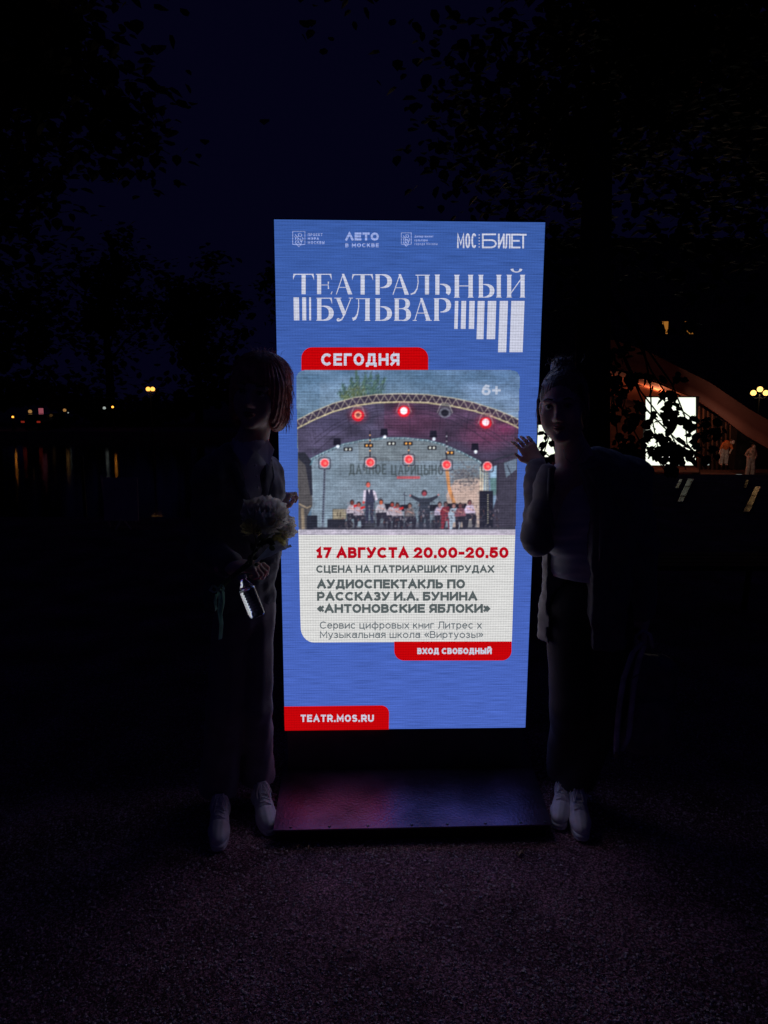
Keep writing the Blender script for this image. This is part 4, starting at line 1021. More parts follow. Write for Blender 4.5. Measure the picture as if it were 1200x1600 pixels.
# trousers
v = Vol((-.95, 2.08, .06), (-.20, 2.85, 1.10), .005)
v.ell(hip, (.110, .085, .12), Mt, .04)
for hp, kk, aa, r0, r1, r2 in ((v3(at(361, 975, 2.50)), kA, aA, .068, .064, .078), (v3(at(405, 975, 2.51)), kB, aB, .052, .050, .070)):
    v.cap(hp, v3(kk), r0, r1, .012); v.cap(v3(kk), v3(aa)+[0, .02, .01], r1, r2, .02)
v.box((-.55, 2.5, .02), (.6, .6, .065), None, .002, 0, 'cut')
v.disp(folds(.0035, 42, 6, .4, True)); v.disp(folds(.003, 26, 5, 1.2))
v.obj('trousers', M_trou, pL)
# jacket
v = Vol((-.98, 2.04, .70), (-.20, 2.86, 1.55), .005)
v.ell(v3(at(378, 778, 2.51)), (.145, .110, .205), Mt, .05); v.ell(v3(at(382, 870, 2.51)), (.118, .10, .16), Mt, .05)
v.cap(v3(at(372, 890, 2.50)), v3(at(372, 935, 2.50)), .112, .118, .04, flat=(Mt[:, 1], .85)); v.cap(v3(at(402, 860, 2.53)), v3(at(396, 930, 2.53)), .078, .062, .04)
v.cap(v3(sA), v3(sB), .060, .058, .05)
v.cap(v3(sA), v3(eA), .064, .056, .03); v.cap(v3(eA), v3(eA)*.18+v3(wA)*.82, .056, .046, .02); v.cap(v3(sB), v3(eB), .060, .052, .03); v.cap(v3(eB), v3(eB)*.12+v3(wB)*.88, .050, .040, .02)
op = v3(at(397, 745, 2.36))
for t_ in np.linspace(0, 1, 9):     # V opening
    p = v3(at(396+6*t_, 708+78*t_, 2.40)); v.cap(p, p+Mt@np.array([0, .10, 0])*.6, .045*(1-t_)+.010, .045*(1-t_)+.008, .006, 'cut')
v.cap(v3(neckL)-[0, .02, .0], v3(neckL)+[0, .0, .08], .058, .06, .01, 'cut')
v.box((-.55, 2.5, .70), (.6, .6, at(400, 944, 2.5).z-.70), None, .002, 0, 'cut')
v.disp(folds(.0055, 34, 9, .9)); v.disp(folds(.0035, 60, 12, 2.0)); v.disp(folds(.003, 55, 7, 2.2, True))
jk = v.obj('jacket', M_suit, pL)
onto(jk, dense([(360, 724), (364, 752), (383, 782), (398, 797)]), dense([(373, 716), (385, 745), (396, 775), (401, 792)]), M_suit, pL, 'lapel')
onto(jk, dense([(413, 713), (413, 745), (408, 775), (403, 792)]), dense([(425, 718), (429, 745), (420, 780), (406, 798)]), M_suit, pL, 'lapel')
onto(jk, dense([(408, 872), (430, 868)], 3), dense([(410, 884), (431, 880)], 3), M_suit, pL, 'pocket_flap', nu=3)
# shirt with collar
v = Vol((-.80, 2.15, 1.05), (-.22, 2.75, 1.60), .004)
v.ell(v3(at(383, 785, 2.51)), (.118, .098, .19), Mt, .04); v.cap(v3(neckL)-[0, 0, .04], v3(neckL)+[0, -.004, .03], .066, .060, .03)
v.cap(v3(neckL)-[0, 0, .04], v3(neckL)+[0, -.01, .09], .052, .054, .004, 'cut')
v.disp(folds(.0025, 40, 8, .2))
v.obj('shirt', M_shirt, pL)
mb = MB()
nb = v3(at(399, 716, 2.40))
for s in (-1, 1):
    a = Vector(v3(neckL)+Mt@np.array([s*.052, -.03, .045])); b = Vector(v3(neckL)+Mt@np.array([s*.006, -.072, .006])); c = Vector(v3(neckL)+Mt@np.array([s*.040, -.088, -.040])); d = Vector(v3(neckL)+Mt@np.array([s*.070, -.05, .010]))
    n_ = Vector(Mt@np.array([0, -.004, 0]))
    mb.add([a, b, c, d, a+n_, b+n_, c+n_, d+n_], [(0, 3, 2, 1), (4, 5, 6, 7), (0, 1, 5, 4), (1, 2, 6, 5), (2, 3, 7, 6), (3, 0, 4, 7)])
mb.build('collar', M_shirt, pL, False, True)
for k in range(3):
    p = Vector(v3(at(399+2*k, 727+17*k, 2.395))); MB().ball(p, .0045, 8, 5).build('button', M_lace, pL, True, True)
MB().tube([Vector(v3(eB)*.14+v3(wB)*.86), Vector(v3(eB)*.02+v3(wB)*.98)], [.036, .033], 16).build('shirt_cuff', M_shirt, pL, True, True)
# hair: bob with a fringe
v = Vol((-.62, 2.20, 1.35), (-.22, 2.70, 1.86), .0032)
T = lambda x, y, z, c=cL, M=ML: v3(c)+M@np.array([x, y, z])
v.ell(T(0, .020, .036), (.090, .108, .094), ML, .01)
for s in (-1, 1):
    v.ell(T(s*.066, .012, -.035), (.030, .070, .085), ML, .04); v.ell(T(s*.060, .035, -.085), (.030, .055, .040), ML, .03)
v.ell(T(0, .075, -.03), (.075, .045, .09), ML, .04)
v.ell(T(.0, -.105, -.045), (.052, .075, .078), ML, .012, 'cut'); v.ell(T(0, -.035, -.13), (.055, .08, .055), ML, .015, 'cut')
def hairwave(fr, c, M, amp=.0013, kk=190):
    def fn(X, Y, Z):
        P = [X-c[0], Y-c[1], Z-c[2]]; lx = P[0]*M[0][0]+P[1]*M[1][0]+P[2]*M[2][0]; ly = P[0]*M[0][1]+P[1]*M[1][1]+P[2]*M[2][1]
        th = np.arctan2(lx, ly+.02); return amp*(np.sin(th*kk*.16+6*Z)+.7*np.sin(th*kk*.37+9*Z+1)+.5*np.sin(th*kk*.8-14*Z))
    return fn
v.disp(hairwave(1, cL, ML)); v.obj('hair', M_hairL, pL)
cv = []
for k in range(900):
    a = random.uniform(-math.pi, math.pi); up_ = random.uniform(.5, 1.35); pts = []
    for j in range(6):
        t_ = j/5; ph = (0.15+up_*t_); rr = .092+.005*random.random()+.012*(t_**2)
        x = math.sin(a)*rr*math.sin(min(ph, 1.57)); y = .020+math.cos(a)*(rr+.017)*math.sin(min(ph, 1.57)); z = .036+.096*math.cos(min(ph, 1.57))-max(0, ph-1.57)*.10
        if ph > 1.2: z -= (ph-1.2)*.10
        pts.append(Vector(T(x+random.gauss(0, .0015), y, z)))
    if math.cos(a) < -.35 and up_ > .9: continue
    cv.append(pts)
for k in range(60):
    b = T(random.gauss(.01, .02), random.gauss(-.01, .03), .126); q = Vector(b); d_ = Vector((random.gauss(0, .4), random.gauss(0, .4), 1)).normalized(); L = random.uniform(.008, .028)
    cv.append([q, q+d_*L*.5, q+d_*L+Vector((random.gauss(0, .006), 0, -.003))])
for k in range(110):
    z0 = random.uniform(-.09, .04); q = Vector(T(.096+random.random()*.006, random.uniform(-.03, .05), z0)); cv.append([q, q+Vector((.008*random.random(), 0, -.02)), q+Vector((.012*random.random()-.002, 0, -.045))])
strands('hair_strands', pL, M_hairL, cv, .0006)
place_shoe(shoeP, pL, G(341, 1333), 10); place_shoe(shoeP, pL, G(423, 1308), 20)

# ---------------------------------------------------------------- woman on the right: oversized blazer, pale t-shirt, black trousers
pR = thing('person', 'woman with a high bun in a charcoal blazer, one hand on the right screen edge', 'person', (at(910, 1250, 2.5).x, 2.52, 0))
cR = at(880, 633, 2.50); MR = frame(-24, -3, 3)
sC, sD = at(870, 752, 2.50), at(990, 746, 2.56); neckR = at(897, 716, 2.54)
eC, wC = at(841, 842, 2.50), at(841, 724, 2.70); eD, wD = at(1004, 860, 2.54), at(1004, 968, 2.50)
hipR = v3(at(924, 950, 2.54)); MtR = frame(-6)
v = Vol((.42, 2.04, 0.02), (1.08, 2.84, 1.82), .0045)
head(v, cR, MR)
v.cap(v3(cR)+MR@np.array([0, .022, -.06]), v3(neckR), .047, .052, .02)
v.ell(v3(at(928, 800, 2.56)), (.130, .070, .19), MtR, .04); v.ell(v3(at(925, 870, 2.55)), (.10, .065, .14), MtR, .04); v.ell(hipR, (.12, .07, .12), MtR, .04)
v.cap(v3(sC), v3(sD), .036, .036, .05); v.cap(v3(neckR), v3(at(915, 755, 2.55)), .055, .06, .04)
for s, e, w in ((sC, eC, wC), (sD, eD, wD)): v.cap(v3(s), v3(e), .044, .035, .03); v.cap(v3(e), v3(w), .035, .024, .02)
kC, kD = at(895, 1100, 2.50), at(945, 1100, 2.50); aC, aD = G(884, 1290)+Vector((.03, .15, .10)), G(916, 1312)+Vector((.01, .17, .10))
for s, kk, aa in ((-1, kC, aC), (1, kD, aD)):
    hp = hipR+MtR@np.array([s*.075, 0, -.04]); v.cap(hp, v3(kk), .078, .055, .03); v.cap(v3(kk), v3(aa), .050, .032, .02)
hand(v, wC, (-.42, .22, .66), (-.25, .95, -.15), 1, (8, 16, 14), 5, (.6, .8), .84)
hand(v, wD, (-.02, -.05, -1), (-1, 0, 0), 1, (45, 65, 45), 2, (.5, .7), .95)
v.obj('body', M_skin, pR); face_parts(pR, cR, MR)
v = Vol((.42, 2.08, .06), (1.08, 2.85, 1.10), .005)
v.ell(hipR, (.150, .095, .13), MtR, .05)
for s, kk, aa in ((-1, kC, aC), (1, kD, aD)):
    hp = hipR+MtR@np.array([s*.070, 0, -.03]); v.cap(hp, v3(kk), .086, .078, .03); v.cap(v3(kk), v3(aa)+[0, .03, .02], .076, .068, .02)
v.box((.75, 2.5, .02), (.6, .6, .075), None, .002, 0, 'cut')
v.disp(folds(.0035, 40, 6, 2.4, True)); v.disp(folds(.003, 24, 5, .2)); v.obj('trousers', M_trou2, pR)
v = Vol((.50, 2.18, .85), (1.0, 2.80, 1.55), .004)
v.ell(v3(at(922, 812, 2.55)), (.160, .102, .19), MtR, .04); v.ell(v3(at(918, 885, 2.55)), (.140, .100, .13), MtR, .05); v.cap(v3(at(882, 746, 2.53)), v3(at(962, 744, 2.56)), .054, .054, .05)
v.box((.75, 2.5, .85), (.5, .5, at(900, 912, 2.45).z-.85), None, .004, 0, 'cut')
v.cap(v3(neckR)+[0, -.03, .05], v3(at(899, 718, 2.45)), .060, .040, .01, 'cut')
v.disp(folds(.007, 40, 8, 1.1)); v.disp(folds(.0035, 85, 10, .3)); v.obj('tshirt', M_tee, pR)
# blazer
v = Vol((.40, 2.02, .66), (1.14, 2.86, 1.55), .005)
v.ell(v3(at(930, 795, 2.56)), (.172, .148, .22), MtR, .05)
v.cap(v3(at(920, 850, 2.56)), v3(at(913, 1000, 2.56)), .152, .166, .06, flat=(MtR[:, 1], .95))
v.cap(v3(sC), v3(sD), .060, .060, .05)
v.cap(v3(sC), v3(eC), .066, .056, .03); v.cap(v3(eC), v3(eC)*.10+v3(wC)*.90, .054, .046, .02); v.cap(v3(sD), v3(eD), .058, .052, .03); v.cap(v3(eD), v3(eD)*.15+v3(wD)*.85, .054, .046, .02)
v.cap(v3(eC)*.06+v3(wC)*.94, v3(wC)*1.3-v3(eC)*.3, .037, .040, .004, 'cut'); v.cap(v3(neckR), v3(neckR)+[0, -.01, .09], .062, .068, .01, 'cut')
for t_ in np.linspace(0, 1.16, 70):      # hangs open in front
    p = v3(at(899+6*min(1, t_*3), 715+300*t_, 2.34)); w_ = .034+.030*min(1, t_*4); v.box(p+[0, .05, 0], (w_, .150, .03), None, .02, .0, 'cut')
zc = at(900, 1012, 2.45).z; v.box((.75, 2.5, .66), (.6, .6, zc-.66), None, .002, 0, 'cut')
v.disp(folds(.0042, 27, 13, .5)); v.disp(folds(.0032, 71, 17, 1.9)); v.disp(folds(.003, 50, 7, 1.9, True)); bz = v.obj('blazer', M_suit2, pR)
onto(bz, dense([(857, 732), (855, 770), (861, 815), (871, 872)]), dense([(878, 726), (875, 770), (874, 815), (875, 874)]), M_suit2, pR, 'lapel')
onto(bz, dense([(916, 733), (936, 775), (937, 820), (936, 875)]), dense([(938, 728), (960, 768), (956, 815), (939, 878)]), M_suit2, pR, 'lapel')
onto(bz, dense([(955, 905), (990, 902)], 3), dense([(956, 920), (990, 917)], 3), M_suit2, pR, 'pocket_flap', nu=3)
onto(bz, dense([(855, 886), (870, 885)], 3), dense([(855, 901), (870, 900)], 3), M_suit2, pR, 'pocket_flap', nu=3)
# necklace-thin collar piece
mb = MB(); mb.tube([at(880, 702, 2.47), at(884, 716, 2.455), at(893, 724, 2.45), at(905, 716, 2.455), at(912, 702, 2.48)], .0012, 6); mb.build('necklace', M_screw, pR, True, True)
# hair gathered in a high bun
v = Vol((.44, 2.22, 1.40), (.84, 2.74, 1.90), .0032)
T = lambda x, y, z, c=cR, M=MR: v3(c)+M@np.array([x, y, z])
v.ell(T(0, .022, .034), (.079, .098, .092), MR, .01); v.ell(T(-.01, .055, .125), (.040, .040, .034), MR, .02); v.ell(T(0, .06, -.02), (.066, .055, .06), MR, .04)
v.ell(T(0, -.102, -.022), (.064, .078, .096), MR, .01, 'cut'); v.ell(T(0, -.03, -.09), (.09, .08, .05), MR, .02, 'cut')
v.disp(hairwave(1, cR, MR, .0011, 200)); v.obj('hair', M_hairR, pR)
cv = []
for k in range(110):
    q = Vector(T(random.gauss(-.01, .022), .055+random.gauss(0, .02), .135)); d_ = Vector((random.gauss(0, .7), random.gauss(0, .5), 1)).normalized(); L = random.uniform(.012, .045)
    cv.append([q, q+d_*L*.6, q+d_*L+Vector((random.gauss(0, .012), 0, -.004))])
for s in (-1, 1):
    for k in range(10 if s < 0 else 40):
        y0_ = random.uniform(-.055, -.02); cv.append([Vector(T(s*(.060+random.random()*.01), y0_, .07)), Vector(T(s*(.076+random.random()*.008), y0_+.005, .02)), Vector(T(s*(.080+random.random()*.008), y0_+.012, -.03)), Vector(T(s*(.074+random.random()*.012), y0_+.01, -.06-.04*random.random()))])
for k in range(140):
    a = random.uniform(-1.3, 1.3); pts = [Vector(T(math.sin(a)*.074*math.cos(t_), -.070*math.cos(a)*math.cos(t_)+.02, .052+.078*math.sin(t_)+.002)) for t_ in (0.1, .5, .9, 1.3)]
    cv.append(pts)
strands('hair_strands', pR, M_hairR, cv, .0008)
place_shoe(shoeP, pR, G(872, 1299), -20); place_shoe(shoeP, pR, G(910, 1317), -8)
for p in shoeP: bpy.data.objects.remove(p)

at = _at0
# ================================================================== HELD THINGS
M_cream = thin('cream_petal', (.93, .86, .76), t=.65); M_yel = thin('yellow_petal', (.93, .84, .42), t=.65)
M_green = mat('stem_green', (.13, .20, .08), .55, 0, .3, 20); M_leafy = mat('rose_leaf', (.08, .14, .06), .5, 0, .3, 30)
M_rib = thin('pale_green_ribbon', (.55, .80, .70)); M_wrap = thin('grey_blue_wrap', (.60, .66, .80), .15, 12)
M_wat = bpy.data.materials.new('clear_plastic_bottle'); M_wat.use_nodes = True
_b = M_wat.node_tree.nodes['Principled BSDF']; _b.inputs['Base Color'].default_value = (.86, .93, 1, 1); _b.inputs['Transmission Weight'].default_value = 1; _b.inputs['Roughness'].default_value = .06; _b.inputs['IOR'].default_value = 1.34
M_cap = mat('white_cap', (.85, .85, .88), .4); M_nyl = mat('black_nylon', (.20, .18, .22), .55, 0, .3, 20, .4, 400); M_nyl2 = mat('lit_nylon_strap', (.60, .56, .66), .5, 0, .3, 20, .3, 400)  # straps and handle coloured paler to stand for light along their edges
PO = -.06
def hp(px, py, Y): return at(px, py, Y+PO)
bq = thing('bouquet', 'bunch of cream and yellow roses held in the left woman\'s hand', 'bouquet', hp(388, 884, 2.26))
def petal_patch(mb, c, M, a0, wid, r, z0, z1, flare):
    V = []; nu, nv = 9, 6
    for j in range(nv+1):
        t = j/nv
        for i in range(nu+1):
            u = i/nu*2-1; sh = math.sqrt(max(0, 1-(abs(u)*.95)**2))**.7
            z = z0+(z1-z0)*t*(.66+.34*sh)*(1+.10*math.sin(a0*7+6*u*t)); rr = r*(math.sin(math.pi*(.12+.48*t)))+flare*t**3+r*(.05*math.sin(9*u+5*a0+7*t)+.09*t*t*math.sin(5*u+3.3*a0)+.05*t*math.sin(14*u-2*a0))
            a = a0+u*wid*(.35+.65*math.sin(math.pi*min(.5, .12+.5*t)))
            V.append(c+M@Vector((rr*math.cos(a), rr*math.sin(a), z)))
    Fc = [(j*(nu+1)+i, j*(nu+1)+i+1, (j+1)*(nu+1)+i+1, (j+1)*(nu+1)+i) for j in range(nv) for i in range(nu)]
    mb.add(V, Fc)
def rose(px, py, Y, rad, axis, m, n=26):
    c = hp(px, py, Y); M = Vector((0, 0, 1)).rotation_difference(Vector(axis).normalized()).to_matrix()
    root = None
    for k in range(n):
        t = k/n; mb = MB(); r = rad*(.18+.80*t); a = k*2.399
        petal_patch(mb, c, M, a, .62-.10*t, r, -rad*.75, rad*(.62-.42*t), rad*(.02+.30*t))
        if root is None: root = mb.build('bloom', m, bq, True, True)
        else:
            o = mb.build('petal', m, root, True, False); o.matrix_parent_inverse = root.matrix_parent_inverse.inverted() @ Matrix.Translation((0, 0, 0)) if False else Matrix.Identity(4)
    return c
def rose_parts(*a): return rose(*a)
# petals keep to bloom space: bloom carries the offset, petals are given in the same coordinates
heads = [(413, 806, 2.30, .066, (.25, -.65, .9), M_cream, 46), (442, 822, 2.36, .046, (.8, -.5, .5), M_cream, 34), (389, 823, 2.24, .029, (-.5, -.6, .7), M_yel, 16), (437, 843, 2.33, .030, (.6, -.5, -.2), M_yel, 16), (402, 830, 2.23, .016, (-.2, -.8, .4), M_yel, 12)]
grip = hp(389, 882, 2.255)
for h in heads:
    c = rose(*h); end = hp(330+random.uniform(-4, 10), 922+random.uniform(-5, 6), 2.20)
    ax = Vector(h[4]).normalized()
    MB().tube([c-ax*h[3]*.6, c-ax*h[3]*1.3+(grip-c)*.15, grip+Vector((random.gauss(0, .006), random.gauss(0, .005), 0)), end], [.0030, .0026, .0026, .0022], 6).build('stem', M_green, bq, True, True)
    MB().ball(c-ax*h[3]*.72, (.010, .010, .008), 8, 6).build('calyx', M_green, bq, True, True)
for k in range(13):
    t = random.uniform(.15, .85); a = grip.lerp(hp(418, 835, 2.30), t)+Vector((random.gauss(0, .012), random.gauss(0, .01), random.gauss(0, .01)))
    d = Vector((random.uniform(-1, 1), random.uniform(-.6, .2), random.uniform(-.6, .8))).normalized(); sdv = d.cross(Vector((.3, -1, .2))).normalized(); L = random.uniform(.02, .038)
    up_ = d.cross(sdv)
    MB().add([a, a+d*L*.3+sdv*L*.26+up_*L*.06, a+d*L*.7+sdv*L*.22+up_*L*.05, a+d*L-up_*L*.12, a+d*L*.7-sdv*L*.22+up_*L*.05, a+d*L*.3-sdv*L*.26+up_*L*.06, a+d*L*.5-up_*L*.03],
             [(0, 1, 6), (1, 2, 6), (2, 3, 6), (3, 4, 6), (4, 5, 6), (5, 0, 6)]).build('leaf', M_leafy, bq, True, True)
def ribbon(pts, w, tw=0.0, m=M_rib, name='ribbon_tail', par=None):
    V = []; n = len(pts)
    for i, p in enumerate(pts):
        p = Vector(p); a = tw*i/n; s_ = Vector((math.cos(a), math.sin(a), .1))*w/2
        V += [p-s_, p+s_]
    mb = MB().add(V+[v+Vector((0, .0008, 0)) for v in V], [(2*i, 2*i+1, 2*i+3, 2*i+2) for i in range(n-1)]+[(2*n+2*i, 2*n+2*i+2, 2*n+2*i+3, 2*n+2*i+1) for i in range(n-1)]+[(0, 2*n, 2*n+1, 1), (2*n-2, 2*n-1, 4*n-1, 4*n-2)])
    return mb.build(name, m, par or bq, True, True)
ribbon([hp(342, 920, 2.2), hp(345, 935, 2.19), hp(343, 955, 2.19), hp(346, 975, 2.19), hp(344, 999, 2.19)], .013, .8)
ribbon([hp(340, 921, 2.2), hp(336, 938, 2.2), hp(338, 952, 2.2), hp(335, 957, 2.2)], .010, 2.2)
ribbon([hp(342, 920, 2.2), hp(349, 925, 2.2), hp(350, 940, 2.2), hp(347, 960, 2.2)], .010, -1.6)
ribbon([hp(341, 921, 2.19), hp(333, 914, 2.19), hp(328, 922, 2.19), hp(335, 926, 2.19), hp(341, 921, 2.19)], .009, 1.0, name='ribbon_loop')
ribbon([hp(341, 921, 2.19), hp(346, 913, 2.19), hp(350, 920, 2.19), hp(345, 926, 2.19), hp(341, 921, 2.19)], .009, -1.0, name='ribbon_loop')
MB().ball(hp(341, 921, 2.195), (.008, .007, .007), 10, 6).build('ribbon_knot', M_rib, bq, True, True)
# crumpled paper that wraps the stems
V = []
for j in range(7):
    for i in range(9):
        t = j/6; u = i/8
        c = hp(398+30*t, 878-34*t, 2.27+.05*t); a = -1.2+u*2.9; r = (.010+.042*t)*(1+.12*math.sin(i*2.4+j))
        V.append(c+Vector((math.cos(a)*r, -math.sin(a)*r*.8+.02*t, -.5*math.cos(a)*r*t+.012*math.sin(i*2.1)*t)))
MB().add(V, [(j*9+i, j*9+i+1, j*9+i+10, j*9+i+9) for j in range(6) for i in range(8)]).build('paper_wrap', M_wrap, bq, True, True)
# bottle
bt = thing('water_bottle', 'clear plastic water bottle hanging from the left woman\'s hand below the flowers', 'bottle', hp(402, 962, 2.20))
top, bot = hp(378, 901, 2.235), hp(403, 964, 2.20); ax = (top-bot).normalized(); L = (top-bot).length
prof = [(.0001, .004), (.014, .002), (.020, .0), (.0245, .006), (.0255, .02)]
for k in range(9): z = .02+k*(L*.60)/9; prof += [(.0255, z+.002), (.0243, z+.004), (.0255, z+.0065)]
prof += [(.0255, L*.66), (.024, L*.72), (.019, L*.80), (.013, L*.86), (.0115, L*.93), (.0001, L*.931)]
MB().lathe(bot, prof, 28, ax).build('bottle_body', M_wat, bt, True, True)
MB().lathe(bot, [(.0001, L*1.03), (.0125, L*1.03), (.0145, L*1.02), (.0145, L*.935), (.0001, L*.934)], 24, ax).build('cap', M_cap, bt, False, True)

# ---------------- backpack hanging from the right woman's hand
bp = thing('backpack', 'black nylon backpack hanging by its handle from the right woman\'s hand', 'backpack', hp(1008, 1185, 2.5))
v = Vol((.72, 2.20, .15), (1.12, 2.70, .80), .005)
cb = np.array(hp(1010, 1100, 2.50)); v.box(cb, (.098, .060, .185), None, .055); v.box(cb+[.0, -.060, -.06], (.078, .03, .105), None, .028, .012)
v.disp(folds(.005, 26, 7, .7)); v.disp(folds(.0025, 60, 9, 1.4, True)); v.obj('bag_body', M_nyl, bp)
for pts in ([(1004, 1003), (988, 1020), (974, 1060), (967, 1105), (963, 1150), (963, 1178)], [(1006, 1008), (998, 1030), (990, 1070), (986, 1110), (982, 1150), (972, 1172)]):
    P = [hp(x, y, 2.41) for x, y in pts]; V = []
    for p in P: V += [p+Vector((-.010, 0, 0)), p+Vector((-.004, -.008, 0)), p+Vector((.006, -.008, 0)), p+Vector((.012, 0, 0)), p+Vector((.004, .006, 0)), p+Vector((-.006, .006, 0))]
    MB().add(V, [(6*i+k, 6*i+(k+1) % 6, 6*i+6+(k+1) % 6, 6*i+6+k) for i in range(len(P)-1) for k in range(6)]).build('shoulder_strap', M_nyl2, bp, True, True)
MB().tube([hp(990, 1012, 2.47), hp(993, 994, 2.47), hp(1004, 985, 2.47), hp(1016, 992, 2.47), hp(1020, 1012, 2.47)], .007, 8).build('carry_handle', M_nyl2, bp, True, True)
MB().tube([hp(985+i*6, 1062-10*math.sin(i/7*math.pi), 2.375) for i in range(8)], .0022, 6).build('zip', M_screw, bp, True, True)
for x, y in ((963, 1180), (985, 1182)):
    MB().box(hp(x, y, 2.40), (.012, .004, .022)).build('strap_buckle', M_screw, bp, False, True)

# ---------------- dry leaves on the path
M_dry = mat('dry_leaf', (.55, .38, .26), .7, 0, .3, 60)
def dry_leaf(px, py, L, rz, lab, z=.006, tilt=0):
    p = G(px, py); mb = MB(); n = 7; V = [Vector((0, 0, 0))]
    for i in range(2*n):
        a = math.pi*2*i/(2*n); r = L*.5*(.62+.38*abs(math.cos(a)))*(1 if i % 2 else .74); V.append(Vector((r*math.cos(a), r*.72*math.sin(a), .006*math.sin(3*a)+.004)))
    mb.add(V, [(0, 1+i, 1+(i+1) % (2*n)) for i in range(2*n)]); mb.tube([(L*.45, 0, .004), (L*.62, .004, .006), (L*.8, .002, .003)], .0008, 5)
    o = mb.build('fallen_leaf', M_dry); o.location = p+Vector((0, 0, z)); o.rotation_euler = (R(tilt), R(8), R(rz))
    tag(o, lab, 'leaf', 'dry leaves fallen on the path'); return o
dry_leaf(812, 1336, .042, 30, 'largest dry leaf, on the gravel in front of the base plate')
dry_leaf(466, 1325, .024, 160, 'small dry leaf on the gravel below the left end of the base plate')
dry_leaf(482, 1328, .018, 75, 'tiny curled leaf right beside the small leaf near the base plate')
dry_leaf(877, 1384, .014, 10, 'tiny leaf lying on gravel below the right woman\'s sneakers')
dry_leaf(348, 1253, .022, 60, 'yellow leaf standing between the left woman\'s feet', .01, 60)
dry_leaf(411, 1282, .024, 50, 'yellow leaf leaning between a white sneaker and the base plate', .012, 60)
dry_leaf(1010, 1330, .012, 80, 'tiny leaf on gravel to the right of the two sneakers')
dry_leaf(612, 1470, .012, 20, 'tiny leaf in the middle of the empty gravel')
# ================================================================== SURROUNDINGS
M_wood = mat('dark_wood', (.07, .045, .03), .6, 0, .35, 18, .3, 60); M_iron = mat('black_iron', (.03, .03, .035), .5, .4)
M_bark = mat('bark', (.08, .06, .05), .95, 0, .4, 14, .9, 30); M_leaf = mat('linden_leaf', (.045, .06, .022), .6, 0, .4, 9)
M_leafD = mat('night_foliage', (.035, .05, .02), .7, 0, .4, 4)
M_globe = emis('lamp_globe_glow', (1, .56, .14), 2.4); M_globe2 = emis('far_lamp_glow', (1, .40, .07), 2.2); M_globe3 = emis('amber_lamp_glow', (1, .33, .04), 3.2); M_globe4 = emis('faint_lamp_glow', (1, .5, .15), .30)
M_white_l = emis('white_lamp_glow', (.8, .9, .85), .38); M_tail = emis('tail_light_glow', (1, .08, .04), .16); M_pink = emis('pink_sign_glow', (.9, .22, .30), .28)
def lamp_light(p, e, col=(1, .6, .25), r=.12, name='lamp_bulb', par=None):
    l = bpy.data.lights.new(name, 'POINT'); l.energy = e; l.color = col; l.shadow_soft_size = r
    o = bpy.data.objects.new(name, l); link(o, par); o.location = Vector(p) - (Vector(par.location) if par else Vector()); return o
# ---- pond
nw = 90
wx = np.linspace(-140, -0.5, nw); wy = np.linspace(14.5, 62, 60)
M_water = bpy.data.materials.new('pond_water'); M_water.use_nodes = True
_n = M_water.node_tree; _b = _n.nodes['Principled BSDF']; _b.inputs['Base Color'].default_value = (.008, .010, .014, 1); _b.inputs['Roughness'].default_value = .035; _b.inputs['Specular IOR Level'].default_value = .4
_tc = _n.nodes.new('ShaderNodeTexCoord'); _mp = _n.nodes.new('ShaderNodeMapping'); _mp.inputs['Scale'].default_value = (.9, 2.6, 1); _nz = _n.nodes.new('ShaderNodeTexNoise'); _nz.inputs['Scale'].default_value = 1.5; _nz.inputs['Detail'].default_value = 5
_bp = _n.nodes.new('ShaderNodeBump'); _bp.inputs['Strength'].default_value = .10; _bp.inputs['Distance'].default_value = .10
_n.links.new(_tc.outputs['Object'], _mp.inputs[0]); _n.links.new(_mp.outputs[0], _nz.inputs[0]); _n.links.new(_nz.outputs[0], _bp.inputs['Height']); _n.links.new(_bp.outputs[0], _b.inputs['Normal'])
pond = mesh_obj('pond_water', [(x, y, -2.75) for y in wy for x in wx], [(j*nw+i, j*nw+i+1, (j+1)*nw+i+1, (j+1)*nw+i) for j in range(59) for i in range(nw-1)], M_water, smooth=True); tag(pond, 'black still pond behind the left woman', kind='structure')
M_stoneK = mat('granite', (.16, .15, .15), .8, 0, .25, 6, .4, 80)
MB().box((-70, 62.4, -2.5), (140, .8, .9)).build('embankment', M_stoneK)['kind'] = 'structure'
fb = MB(); fb.add([(-160, 62.8, -2.1), (60, 62.8, -2.1), (60, 200, -1.6), (-160, 200, -1.6)], [(0, 1, 2, 3)]); o = fb.build('far_bank', M_dirt); o['kind'] = 'structure'

# ---- street lamps with several globes
def street_lamp(px, py, Y, zg, n, r, label, gm, e, spread=.25, group='lit park lamps', raise_mid=True):
    c = at(px, py, Y); t = thing('street_lamp', label, 'street lamp', (c.x, Y, zg), 0, group)
    h = c.z-zg
    MB().lathe((0, 0, 0), [(.14, 0), (.14, .12), (.09, .2), (.07, .8), (.05, .9), (.045, h-.25), (.06, h-.2), (.03, h-.1)], 12).build('post', M_iron, t, True)
    for k in range(n):
        x = (k-(n-1)/2)*spread; z = h+(r*1.3 if raise_mid and n == 3 and k == 1 else 0)
        if abs(x) > .01: MB().tube([(0, 0, h-.3), (x*.6, 0, h-.38), (x, 0, h-.28), (x, 0, z-r)], .018, 6).build('arm', M_iron, t, True)
        MB().ball((x, 0, z), r, 14, 10).build('globe', gm, t, True)
        MB().lathe((x, 0, z-r-.03), [(r*.5, 0), (r*.55, .03), (r*.7, .05)], 10).build('globe_collar', M_iron, t, True)
    if e: lamp_light((c.x, Y, c.z-.0), e, par=t).location = (0, -r-.25, h+.1)
    return t
